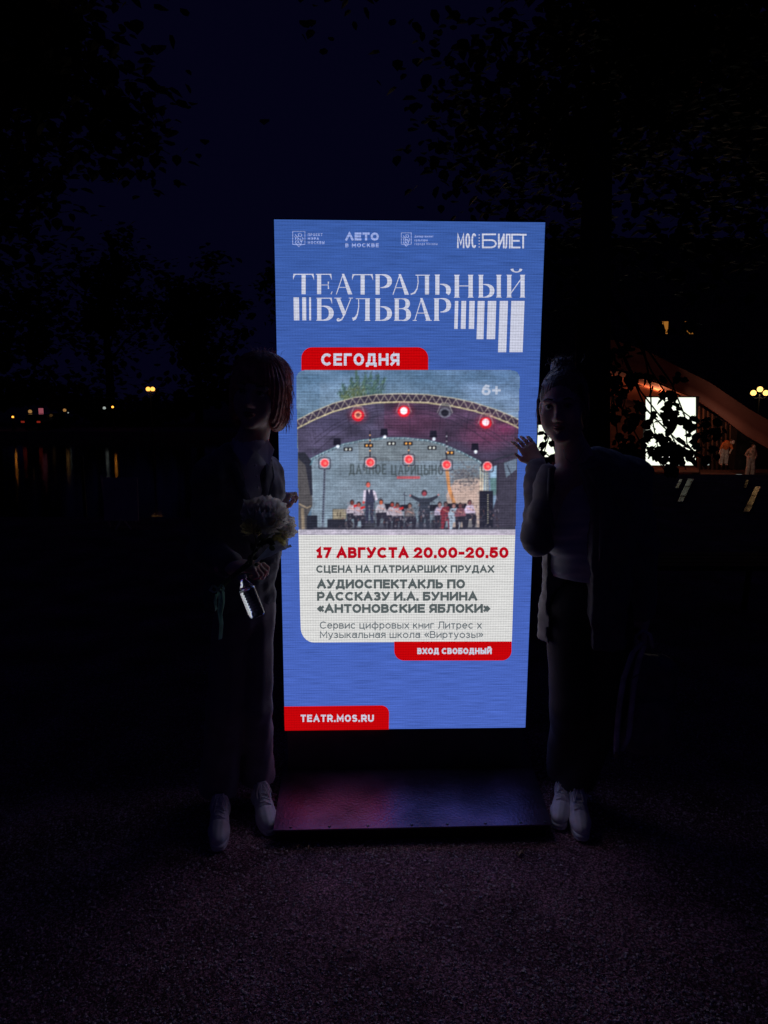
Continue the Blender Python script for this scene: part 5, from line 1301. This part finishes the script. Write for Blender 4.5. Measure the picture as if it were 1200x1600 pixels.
street_lamp(1187, 614, 50, -2.9, 3, .19, 'three globe lamp glowing yellow at the far right beyond the stage roof', M_globe, 30, .43)
street_lamp(235, 608, 42, -2.75, 2, .13, 'two globe lamp glowing orange above the pond, nearest to the left woman', M_globe2, 5, .26)
street_lamp(176, 636, 66, -2.1, 1, .10, 'lone amber lamp on the far bank right of the white lamp', M_globe3, 0)
street_lamp(163, 637.5, 70, -2.1, 1, .14, 'small white lamp on the far bank left of the amber one', M_white_l, 0)
street_lamp(20, 651.5, 64, -2.1, 1, .09, 'reddish lamp at the far left end of the opposite bank', M_globe3, 0)
street_lamp(47, 643, 68, -2.1, 1, .17, 'warm pale lamp second from the left on the opposite bank', M_globe4, 0)
street_lamp(101, 641, 68, -2.1, 1, .15, 'orange lamp on the opposite bank beside a tiny white one', M_globe4, 0)
street_lamp(106.5, 645, 68, -2.1, 1, .06, 'tiny white lamp beside the orange lamp on the opposite bank', M_white_l, 0)
street_lamp(127, 707, 20.5, -2.9, 1, .01, 'thin unlit lamp post standing low by the pond edge', M_iron, 0)
# parked cars far across the water, only their tail lights show
M_car = mat('dark_car_paint', (.03, .03, .04), .3, .3); M_glass = mat('car_glass', (.02, .02, .03), .1); M_tyre = mat('tyre', (.02, .02, .02), .9)
def car(px, py, Y, label, tl):
    c = at(px, py, Y); t = thing('parked_car', label, 'car', (c.x, Y, -2.1), 0, 'cars parked across the pond')
    MB().prism([(-.9, .3), (.9, .3), (.92, .75), (.88, .95), (-.88, .95), (-.92, .75)], -2.1, 2.1).build('body', M_car, t)
    MB().prism([(-.80, .95), (.80, .95), (.62, 1.42), (-.62, 1.42)], -1.5, .9).build('cabin', M_glass, t)
    for s in (-1, 1):
        for y in (-1.35, 1.35): MB().lathe((s*.80-.1*s, y, .32), [(.001, -.1), (.32, -.1), (.32, .1), (.001, .1)], 16, (1, 0, 0)).build('wheel', M_tyre, t)
        MB().box((s*.70, -2.12, .78), (.30, .05, .16)).build('tail_light', M_tail if tl else M_tyre, t)
car(65, 651, 66, 'dark car with red tail lights under the pink sign across the pond', True)
car(84, 652, 69, 'dark car with faint red tail lights, right of the other car', True)
sg = thing('lit_sign', 'small pinkish lit sign above the parked cars across the pond', 'sign', (at(64, 642, 68).x, 68, -2.1))
zz = at(64, 642, 68).z+2.1
MB().box((0, 0, zz), (.42, .08, .5)).build('sign_face', M_pink, sg); MB().box((0, .02, zz/2-.1), (.08, .06, zz-.2)).build('post', M_iron, sg)

# ---- easel board on the bank, left
M_board = mat('weathered_board', (.85, .60, .58), .8, 0, .12, 5)
bc = at(189, 780, 8.2); gzb = 0.0
es = thing('notice_board', 'blank pale board on thin crossed legs behind the left woman', 'board', (bc.x, 8.2, 0))
MB().box((0, 0, bc.z), (.395, .02, .50), Matrix.Rotation(R(-4), 3, 'X')).build('board', M_board, es)
for a, b in (((-.26, .12, bc.z+.26), (-.20, .04, bc.z-.1)), ((-.20, .04, bc.z-.1), (-.18, .10, bc.z-.35))): MB().tube([a, b], .012, 6).build('leg', M_board, es)
MB().tube([(-.02, .03, bc.z-.24), (-.10, -.02, bc.z-.40), (-.32, -.1, 0)], .014, 6).build('leg', M_board, es); MB().tube([(-.0, .03, bc.z-.24), (.10, .0, 0)], .010, 6).build('leg', M_board, es); MB().tube([(0, .04, bc.z-.1), (.0, .45, 0)], .012, 6).build('leg', M_board, es)

# ---- concert stage beyond the right woman
YS = 38.0; ZG = -2.9
M_roof = mat('stage_roof_membrane', (.30, .10, .07), .7, 0, .2, .6); M_roofi = mat('stage_roof_lining', (.75, .36, .24), .7, 0, .2, .8)
M_cur = mat('brown_curtain', (.40, .26, .20), .85, 0, .2, 1.5); M_deck = mat('stage_deck', (.10, .07, .07), .7, 0, .3, 1); M_fas = mat('stage_fascia', (.16, .06, .06), .7, 0, .3, .8)
M_scr = led_mat('stage_screen_white', (.90, .97, .80), 1.25, streak=.05, dots=0.0)
st = thing('concert_stage', 'open air stage with a sloping red lit roof beyond the leafy branches', 'stage', (at(1090, 745, YS).x, YS, ZG))
W = lambda px, py, dy=0: at(px, py, YS+dy)
def quads(name, m, rows, th=(0, .06, 0)):
    n = len(rows[0]); V = [p for r_ in rows for p in r_]; k = len(V); V += [p+Vector(th) for p in V]
    Fc = []
    for j in range(len(rows)-1):
        for i in range(n-1):
            q = (j*n+i, j*n+i+1, (j+1)*n+i+1, (j+1)*n+i); Fc += [q, tuple(x+k for x in reversed(q))]
    b = [j*n for j in range(len(rows))]; r_ = [j*n+n-1 for j in range(len(rows))]
    for e in (b, r_, list(range(n)), list(range(k-n, k))):
        for a, c in zip(e, e[1:]): Fc.append((a, c, c+k, a+k))
    return mesh_obj(name, V, Fc, m, st, True, True)
topl = [(900, 520), (960, 532), (1010, 548), (1062, 574), (1110, 598), (1145, 622), (1172, 640), (1200, 656), (1260, 690), (1330, 735)]
botl = [(900, 560), (953, 573), (990, 584), (1032, 598), (1062, 611), (1080, 619), (1120, 646), (1165, 680), (1225, 715), (1290, 745)]
quads('roof_membrane', M_roof, [[W(x, y, -3) for x, y in topl], [W((a[0]+b[0])/2, (a[1]+b[1])/2+2, -3.6) for a, b in zip(topl, botl)], [W(x, y, -3.5) for x, y in botl]])
lin_top = [(900, 566), (953, 576), (990, 587), (1032, 601), (1062, 614), (1080, 620)]
quads('roof_lining', M_roofi, [[W(x, y, -3.2) for x, y in lin_top], [W(x, y+14+(x-950)*.02, 1.5) for x, y in lin_top], [W(x, y+40, 3.5) for x, y in lin_top]])
for x in (985, 1020, 1056): MB().tube([W(x, 596 + (x-985)*.25, -2.5), W(x-12, 640, 2)], .05, 6).build('roof_rib', M_iron, st, True, True)
MB().tube([W(950, 605, 0), W(1010, 601, 0), W(1062, 600, 0)], .05, 6).build('roof_truss', M_iron, st, True, True)
quads('back_wall', M_cur, [[W(x, 606, 6) for x in (895, 960, 1010, 1100)], [W(x, 740, 6) for x in (895, 960, 1010, 1100)]])
# pleated curtain right of the screen, each fall of cloth its own hanging
for k in range(9):
    x0 = 1089+k*7.0; row0, row1 = [], []
    for i in range(7):
        u = i/6; x = x0+7.0*u; yt = 632+ (x-1089)*.62; row0.append(W(x, yt, .8-.22*math.sin(u*math.pi))); row1.append(W(x, 738, .8-.34*math.sin(u*math.pi)))
    quads('curtain', M_cur, [row0, row1], (0, .03, 0))
quads('side_wall', M_fas, [[W(1150, 668, 1.1), W(1330, 745, 1.1)], [W(1150, 752, 1.1), W(1330, 752, 1.1)]])
# deck and fascia panels
dp = [W(960, 729, 2), W(1215, 729, 2), W(1215, 738, -3), W(960, 738, -3)]
quads('deck', M_deck, [[W(990, 727, 3), W(1092, 727, 3)], [W(990, 737, -2), W(1092, 737, -2)]], (0, 0, -.1)); quads('deck_extension', M_deck, [[W(1093, 727, 3), W(1300, 727, 3)], [W(1093, 745.5, -3), W(1300, 745.5, -3)]], (0, 0, -.1))
for k in range(7): quads('fascia_panel', M_fas, [[W(996+k*29, 738.5 if k < 3 else 747, -2.1 if k < 3 else -3.1), W(1024+k*29, 738.5 if k < 3 else 747, -2.1 if k < 3 else -3.1)], [W(996+k*29, 764, -2.1 if k < 3 else -3.1), W(1024+k*29, 764, -2.1 if k < 3 else -3.1)]])
for a, b, y in ((1098, 1108, 726), (1150, 1159, 742), (1182, 1185, 743)): MB().tube([W(a, y, -3), W(b, y, -3)], .03, 6).build('deck_edge_light', M_white_l, st, True, True)
def screen(x0, y0, x1, y1, lab, dy=0):
    t = thing('stage_screen', lab, 'LED screen', (W((x0+x1)/2, y1, dy).x, YS+dy, W(x0, y1, dy).z), 0, 'bright screens on the stage')
    a, b, c, d = W(x0, y0, dy), W(x1, y0, dy), W(x1, y1, dy), W(x0, y1, dy)
    mesh_obj('screen_face', [a, b, c, d], [(3, 2, 1, 0)], M_scr, t, False, True)
    cc = (a+c)/2; MB().box(cc+Vector((0, .12, 0)), (abs(b.x-a.x)+.12, .2, abs(a.z-c.z)+.12)).build('screen_case', M_iron, t, False, True); return t
screen(1009, 621, 1087, 727, 'big glaring white screen on the stage behind the leafy branches', -4.2)
screen(838, 664, 884, 714, 'smaller glaring white screen showing beside the right woman\'s neck', .6)
# loudspeaker stack
sp = thing('loudspeaker_stack', 'tall black loudspeaker stack on the stage between the two small figures', 'loudspeaker', (W(1158, 733, -1.2).x, YS-1.2, W(1158, 733, -1.2).z))
a, c = W(1148, 668, -1.2), W(1168, 733, -1.2); hh_ = a.z-c.z
for k in range(3):
    cz = c.z+hh_*(k+.5)/3; MB().box(((a.x+c.x)/2, YS-1.2, cz), (c.x-a.x, .6, hh_/3-.02)).build('cabinet', M_iron, sp, False, True)
    MB().lathe(((a.x+c.x)/2, YS-1.51, cz), [(.22, 0), (.19, -.03), (.06, .02), (.001, .0)], 16, (0, 1, 0)).build('cone', M_rubber, sp, True, True)
# lamps of the stage
lamp_light(W(1040, 606, -1.4)+Vector((0, 0, -1.3)), 90, (1, .30, .13), .3, 'stage_wash', st).location = (W(1020, 622, -.5)-Vector(st.location))
lamp_light((0, 0, 0), 22, (1, .40, .22), .4, 'stage_wash', st).location = W(1215, 640, -9)-Vector(st.location)
lamp_light((0, 0, 0), 26, (1, .7, .5), .3, 'stage_wash', st).location = W(1130, 690, -5)-Vector(st.location)
# performers on the deck: one bending, one standing
M_or = mat('orange_top', (.85, .20, .05), .7); M_pale = mat('pale_clothes', (.62, .55, .50), .8, 0, .3, 9); M_tan = mat('tan_floral_clothes', (.60, .42, .34), .8, 0, .5, 12)
def small_person(px, py, lab, pose, top, leg, h):
    p = W(px, py, -2.2); t = thing('person', lab, 'person', p); Z = np.array([0, 0, 1.0]); s = h/1.68
    v = Vol((-.7, -.5, 0), (.7, .5, 1.85), .022)
    q = lambda x, y, z: np.array([x, y, z])*s
    if pose == 'bend':
        hipc, nk, hd = q(.0, 0, .92), q(-.02, -.30, 1.22), q(.22, -.42, 1.30)
        arms = ((q(-.20, -.28, 1.2), q(-.34, -.3, .95), q(-.38, -.28, .68)), (q(.14, -.30, 1.2), q(.20, -.42, .95), q(.08, -.45, .72)))
    else:
        hipc, nk, hd = q(0, 0, .95), q(.02, -.02, 1.42), q(.06, -.05, 1.58)
        arms = ((q(-.17, 0, 1.36), q(-.34, -.1, 1.16), q(-.24, -.22, 1.0)), (q(.19, 0, 1.36), q(.24, -.02, 1.1), q(.12, -.2, 1.02)))
    for sg_ in (-1, 1):
        v.cap(hipc+q(sg_*.09, 0, 0), q(sg_*.12, -.03, .5), .095, .07, .05).cap(q(sg_*.12, -.03, .5), q(sg_*.14, 0, .07), .065, .045, .04).cap(q(sg_*.14, 0, .05), q(sg_*.15, -.16, .04), .045, .04, .03)
    v.cap(hipc, nk-(nk-hipc)*.12, .135, .15, .08); v.cap(nk, hd, .06, .06, .03); v.ell(hd, (.085, .10, .12), None, .02)
    for a_, b_, c_ in arms: v.cap(a_, b_, .055, .045, .03).cap(b_, c_, .042, .035, .02).ell(c_, (.04, .04, .06), None, .02)
    V, Q = v.mesh(); np_obj('body', V, Q, M_skin, t, True, False)
    vt = Vol((-.7, -.5, .5), (.7, .5, 1.6), .022); vt.cap(hipc+[0, 0, .02], nk-(nk-hipc)*.10, .165, .175, .05)
    for a_, b_, c_ in arms: vt.cap(a_, b_, .072, .06, .04)
    V, Q = vt.mesh(); np_obj('top', V, Q, top, t, True, False)
    vl = Vol((-.5, -.5, .05), (.5, .5, 1.15), .022); vl.cap(hipc+q(-.05, 0, 0), hipc+q(.05, 0, 0), .16, .16, .03)
    for sg_ in (-1, 1): vl.cap(hipc+q(sg_*.08, 0, 0), q(sg_*.12, -.03, .5), .12, .10, .04).cap(q(sg_*.12, -.03, .5), q(sg_*.14, 0, .14), .10, .10, .03)
    V, Q = vl.mesh(); np_obj('trousers', V, Q, leg, t, True, False)
    vh = Vol(hd-.2, hd+.25, .02); vh.ell(hd+[0, .03, .03], (.10, .11, .12), None, .01); vh.ell(hd+[0, -.10, -.02], (.08, .07, .09), None, .01, 'cut'); V, Q = vh.mesh(); np_obj('hair', V, Q, M_wood, t, True, False)
small_person(1130, 727, 'figure in an orange top bending forward on the stage, left of the loudspeakers', 'bend', M_or, M_pale, 1.55)
small_person(1171, 745, 'figure in pale patterned clothes standing on the stage right of the loudspeakers', 'stand', M_tan, M_pale, 1.62)

# ---- polished kerb stones running away over the path, they catch the glare of the stage
M_kerb = mat('polished_granite_kerb', (.20, .16, .15), .20, 0, .3, 9, .3, 40, spec=.8)
def kerb(q, lab):
    t = thing('kerb', lab, 'kerb', G(*q[0]), 0, 'polished kerbs on the path beyond the right woman')
    a, b, c, d = [G(*p) for p in q]      # near left, near right, far right, far left
    n = 5
    for k in range(n):
        u0, u1 = (k+.02)/n, (k+.98)/n
        P = [a.lerp(d, u0), b.lerp(c, u0), b.lerp(c, u1), a.lerp(d, u1)]; Z = [p+Vector((0, 0, .03+.003*(k % 2))) for p in P]
        MB().add(P+Z, [(3, 2, 1, 0), (4, 5, 6, 7), (0, 1, 5, 4), (1, 2, 6, 5), (2, 3, 7, 6), (3, 0, 4, 7)]).build('kerb_stone', M_kerb, t, False, True)
kerb([(1058, 787), (1067, 787), (1084, 750), (1075, 750)], 'long polished kerb gleaming below the big white stage screen')
kerb([(1055, 765), (1060, 765), (1066, 751), (1062, 751)], 'short polished kerb just left of the long gleaming one')
kerb([(1161, 803), (1171, 803), (1188, 763), (1180, 763)], 'polished kerb gleaming below the standing figure on the stage')
kerb([(1161, 764), (1166, 764), (1170, 752), (1166, 752)], 'short kerb at the right, nearer the loudspeakers')
# ---- bench right behind
bx = at(1078, 884, 4.7)
bn = thing('park_bench', 'dark backless park bench low behind the right woman', 'bench', (bx.x, 4.7, 0))
for k in range(4): MB().box((0, .05+k*.11, bx.z-.02), (1.5 if k else 1.5, .09, .035)).build('seat_slat', M_wood, bn)
for s in (-.65, .65):
    MB().tube([(s, .04, 0), (s, .08, bx.z-.04)], .022, 8).build('leg', M_iron, bn, True); MB().tube([(s, .50, 0), (s, .46, bx.z-.04)], .022, 8).build('leg', M_iron, bn, True)

# ---- trees
def leaf_mesh(L=1.0):
    V = [(0, 0, 0), (.20*L, .38*L, .05*L), (.60*L, .40*L, .04*L), (1.0*L, 0, -.10*L), (.60*L, -.40*L, .04*L), (.20*L, -.38*L, .05*L), (.5*L, 0, 0)]
    me = bpy.data.meshes.new('leaf'); me.from_pydata(V, [], [(0, 1, 6), (1, 2, 6), (2, 3, 6), (3, 4, 6), (4, 5, 6), (5, 0, 6)]); me.materials.append(M_leaf); me.update(); return me
LM = leaf_mesh()
tr = thing('linden_tree', 'tree whose leafy twigs hang black against the bright stage screen', 'tree', (at(925, 900, 6.2).x, 6.2, 0))
tb = Vector(tr.location)
MB().tube([tb, at(924, 780, 6.2), at(926, 600, 6.2), at(930, 400, 6.2), at(938, 150, 6.3)], [.21, .16, .145, .13, .10], 14).build('trunk', M_bark, tr, True, True)
twigs = [((930, 470), (968, 540), (1000, 610), (1035, 655), (1060, 700), (1072, 735)), ((930, 420), (990, 520), (1018, 580), (1050, 630), (1100, 668), (1132, 690)), ((930, 500), (955, 570), (972, 640), (1000, 690), (1030, 722), (1045, 745)),
         ((932, 440), (1005, 540), (1016, 600), (1018, 650), (1028, 700)), ((930, 420), (1000, 530), (1050, 600), (1070, 650), (1074, 700)), ((931, 460), (975, 560), (1010, 640), (1060, 690), (1112, 722)),
         ((930, 480), (945, 560), (958, 620), (966, 690), (975, 730)), ((926, 520), (900, 590), (880, 640), (862, 668), (852, 700), (846, 725)), ((926, 540), (895, 620), (876, 668), (866, 700), (872, 722))]
TW = []
for i, t_ in enumerate(twigs):
    Yt = 5.9+.08*(i % 4); P = [at(x, y, Yt if j else 6.2) for j, (x, y) in enumerate(t_)]; TW.append((t_, Yt))
    MB().tube(P, [.018]+[.008-.0012*j for j in range(len(P)-1)], 6).build('branch', M_bark, tr, True, True)
leaves = []
def leaf_at(px, py, Y, L):
    p = at(px, py, Y); d = Vector((random.gauss(0, .8), random.gauss(0, .5), random.gauss(-.5, .6))).normalized()
    leaves.append((Matrix.Translation(p) @ d.to_track_quat('X', 'Z').to_matrix().to_4x4() @ Matrix.Rotation(random.uniform(-1.0, 1.0), 4, 'X') @ Matrix.Scale(L, 4)))
def clump(px, py, rx, ry, n, L=.078):
    for k in range(n):
        a = random.random()*6.28; q = math.sqrt(random.random()); leaf_at(px+rx*q*math.cos(a), py+ry*q*math.sin(a), random.uniform(5.6, 6.3), L*random.uniform(.6, 1.25))
for (x, y, rx, ry, n) in ((1043, 632, 6, 14, 14), (1036, 615, 6, 8, 7), (1052, 618, 9, 7, 9), (1046, 655, 10, 9, 16), (1062, 646, 6, 6, 7), (1026, 645, 5, 5, 5), (1020, 652, 7, 5, 6), (1072, 658, 8, 6, 8), (1030, 683, 14, 7, 17), (1040, 698, 12, 9, 18), (1056, 694, 6, 6, 8),
                         (1022, 703, 9, 10, 16), (1050, 712, 11, 7, 15), (1066, 708, 8, 12, 15), (1078, 704, 6, 14, 12), (1034, 712, 7, 5, 6), (1052, 730, 9, 5, 9), (1012, 668, 7, 12, 10), (960, 588, 8, 10, 9), (968, 612, 12, 18, 20), (958, 640, 9, 20, 18), (985, 592, 8, 8, 9), (998, 588, 12, 6, 10),
                         (985, 650, 14, 20, 22), (975, 695, 18, 22, 26), (1000, 640, 8, 18, 10), (1000, 700, 12, 22, 20), (1098, 660, 14, 7, 12), (1115, 672, 14, 7, 14), (1095, 682, 14, 8, 12), (1125, 678, 8, 6, 6), (1090, 700, 10, 12, 12), (1110, 712, 14, 8, 8),
                         (858, 676, 10, 6, 9), (852, 690, 4, 5, 4), (866, 687, 4, 3, 3), (870, 710, 5, 5, 7), (848, 708, 5, 8, 7), (874, 670, 5, 6, 6), (880, 692, 5, 12, 9), (856, 715, 8, 4, 5),
                         (1020, 590, 12, 5, 6), (1060, 590, 10, 5, 5), (950, 560, 24, 12, 16), (1031, 508, 4, 6, 5), (1040, 518, 5, 3, 4), (1069, 516, 5, 5, 5), (1082, 508, 4, 6, 5), (1076, 504, 6, 2, 3), (980, 545, 20, 14, 12)):
    clump(x, y, rx, ry, int(n*1.35))
random.shuffle(leaves)
for M in leaves[:290]:
    o = bpy.data.objects.new('leaf', LM); link(o, tr); o.matrix_parent_inverse = Matrix.Translation(-tb); o.matrix_basis = M
def leaf_cloud(name, mats_, m, parent=None):
    B = np.array([v.co[:] for v in LM.vertices]); T3 = np.array([p.vertices[:] for p in LM.polygons])
    A = np.array([np.array(x) for x in mats_]); V = np.einsum('nij,vj->nvi', A[:, :3, :3], B)+A[:, None, :3, 3]
    return np_obj(name, V.reshape(-1, 3), (T3[None]+7*np.arange(len(A))[:, None, None]).reshape(-1, 3), m, parent, False)
def cloud_mats(C_, Rr, n, L):
    out = []
    cl = [(C_+Vector((random.gauss(0, .5)*Rr[0], random.gauss(0, .5)*Rr[1], random.gauss(0, .5)*Rr[2])), random.uniform(.25, .6)) for _ in range(34)]
    for k in range(n):
        c, q = random.choice(cl); p = c+Vector((random.gauss(0, .42)*q*Rr[0], random.gauss(0, .42)*q*Rr[1], random.gauss(0, .42)*q*Rr[2]))
        d = Vector((random.gauss(0, 1), random.gauss(0, 1), random.gauss(-.3, .7))).normalized()
        out.append(Matrix.Translation(p) @ d.to_track_quat('X', 'Z').to_matrix().to_4x4() @ Matrix.Scale(L*random.uniform(.6, 1.3), 4))
    return out
o = leaf_cloud('leaves', leaves[290:]+cloud_mats(Vector((2.2, 6.6, 4.5)), (1.3, 1.0, 1.4), 8200, .10), M_leaf, tr); o['kind'] = 'stuff'
def tree(x, y, z0, h, Rr, n, L, lab, group=None, name='tree'):
    t = thing(name, lab, 'tree', (x, y, z0), 0, group)
    MB().tube([(0, 0, 0), (.1, 0, h*.3), (-.05, .1, h*.6), (.1, 0, h*.85)], [h*.03, h*.024, h*.017, h*.008], 10).build('trunk', M_bark, t, True)
    for k in range(5):
        a = k*1.3; MB().tube([(0, 0, h*(.35+.08*k)), (math.cos(a)*Rr[0]*.4, math.sin(a)*Rr[1]*.4, h*(.5+.08*k)), (math.cos(a)*Rr[0]*.8, math.sin(a)*Rr[1]*.8, h*(.58+.08*k))], [h*.010, h*.006, h*.003], 6).build('limb', M_bark, t, True)
    o = leaf_cloud('crown', cloud_mats(Vector((x, y, z0+h*.72)), Rr, n, L), M_leafD, t); o['kind'] = 'stuff'; return t
tree(-5.2, 8.0, 0, 6.6, (2.2, 1.6, 2.0), 15000, .15, 'black crowned tree filling the upper left of the view')
tree(6.2, 10.5, 0, 8.0, (2.9, 2, 2.4), 17000, .16, 'black crowned tree filling the upper right above the stage')
for k, (x, y, h, lab) in enumerate(((-66, 74, 15, 'dark tree at the far left of the opposite bank'), (-52, 80, 17, 'tall dark tree above the parked cars across the pond'), (-41, 76, 14, 'dark round tree between cars and white lamp across the pond'), (-31, 82, 18, 'tallest dark tree behind the white lamp across the pond'),
                                    (-20, 78, 15, 'dark tree behind the two globe lamp across the pond'), (-8, 84, 18, 'dark tree across the pond hidden mostly by the left woman'), (9, 86, 17, 'dark tree behind the screen, right part'))):
    tree(x, y, -2.1, h, (5.2, 4, 4.6), 2600, .75, lab, 'trees along the opposite bank')
# hedges as one dark mass of shrubs under those trees
hm = []
for k in range(9000):
    x = random.uniform(-78, 30); hm.append(Matrix.Translation((x, random.uniform(70, 76), -2.1+abs(random.gauss(0, 1.6))+1.2*(1+math.sin(x*.31)))) @ Vector((random.gauss(0, 1), random.gauss(0, 1), random.gauss(0, 1))).normalized().to_track_quat('X', 'Z').to_matrix().to_4x4() @ Matrix.Scale(.8, 4))
tag(leaf_cloud('shrubbery', hm, M_leafD), 'low black shrubbery along the opposite bank', 'shrubs', kind='stuff')
# ---- apartment block with lit windows, seen through foliage
M_fac = mat('dim_render_facade', (.12, .11, .10), .9, 0, .2, .5); M_pane = mat('dark_pane', (.02, .02, .03), .1); M_lit = emis('lit_window', (1, .38, .06), .30); M_lit2 = emis('dim_lit_window', (.9, .75, .5), .05); M_frame = mat('window_frame', (.3, .28, .25), .6)
bl = thing('apartment_building', 'dark apartment block behind the stage with two orange lit windows', 'building', (46, 92, -2.9))
MB().box((0, 8, 11), (50, 16, 22)).build('wall', M_fac, bl); MB().box((0, 8, 22.4), (51, 17, .8)).build('roof', M_iron, bl)
s_ = at(1036, 512, 92)
for r_ in range(6):
    for c_ in range(14):
        x = s_.x-46+(c_-4)*3.22; z = s_.z+2.9+(r_-3)*3.1
        if abs(x) > 23.5 or z > 20.5: continue
        m = M_lit if (r_, c_) in ((3, 4), (3, 5)) else (M_lit2 if (r_, c_) in () else M_pane)
        w = MB().box((x, -.04, z), (1.3, .08, 1.7)).build('window', M_frame, bl)
        for sx in (-.31, .31):
            p_ = MB().box((sx, -.05, 0), (.54, .03, 1.5)).build('pane', m, w); p_.location = (x, -.04, z)
        w.data.transform(Matrix.Translation((-x, .04, -z))); w.location = (x, -.04, z)
        for ch in w.children: ch.location = (0, 0, 0)
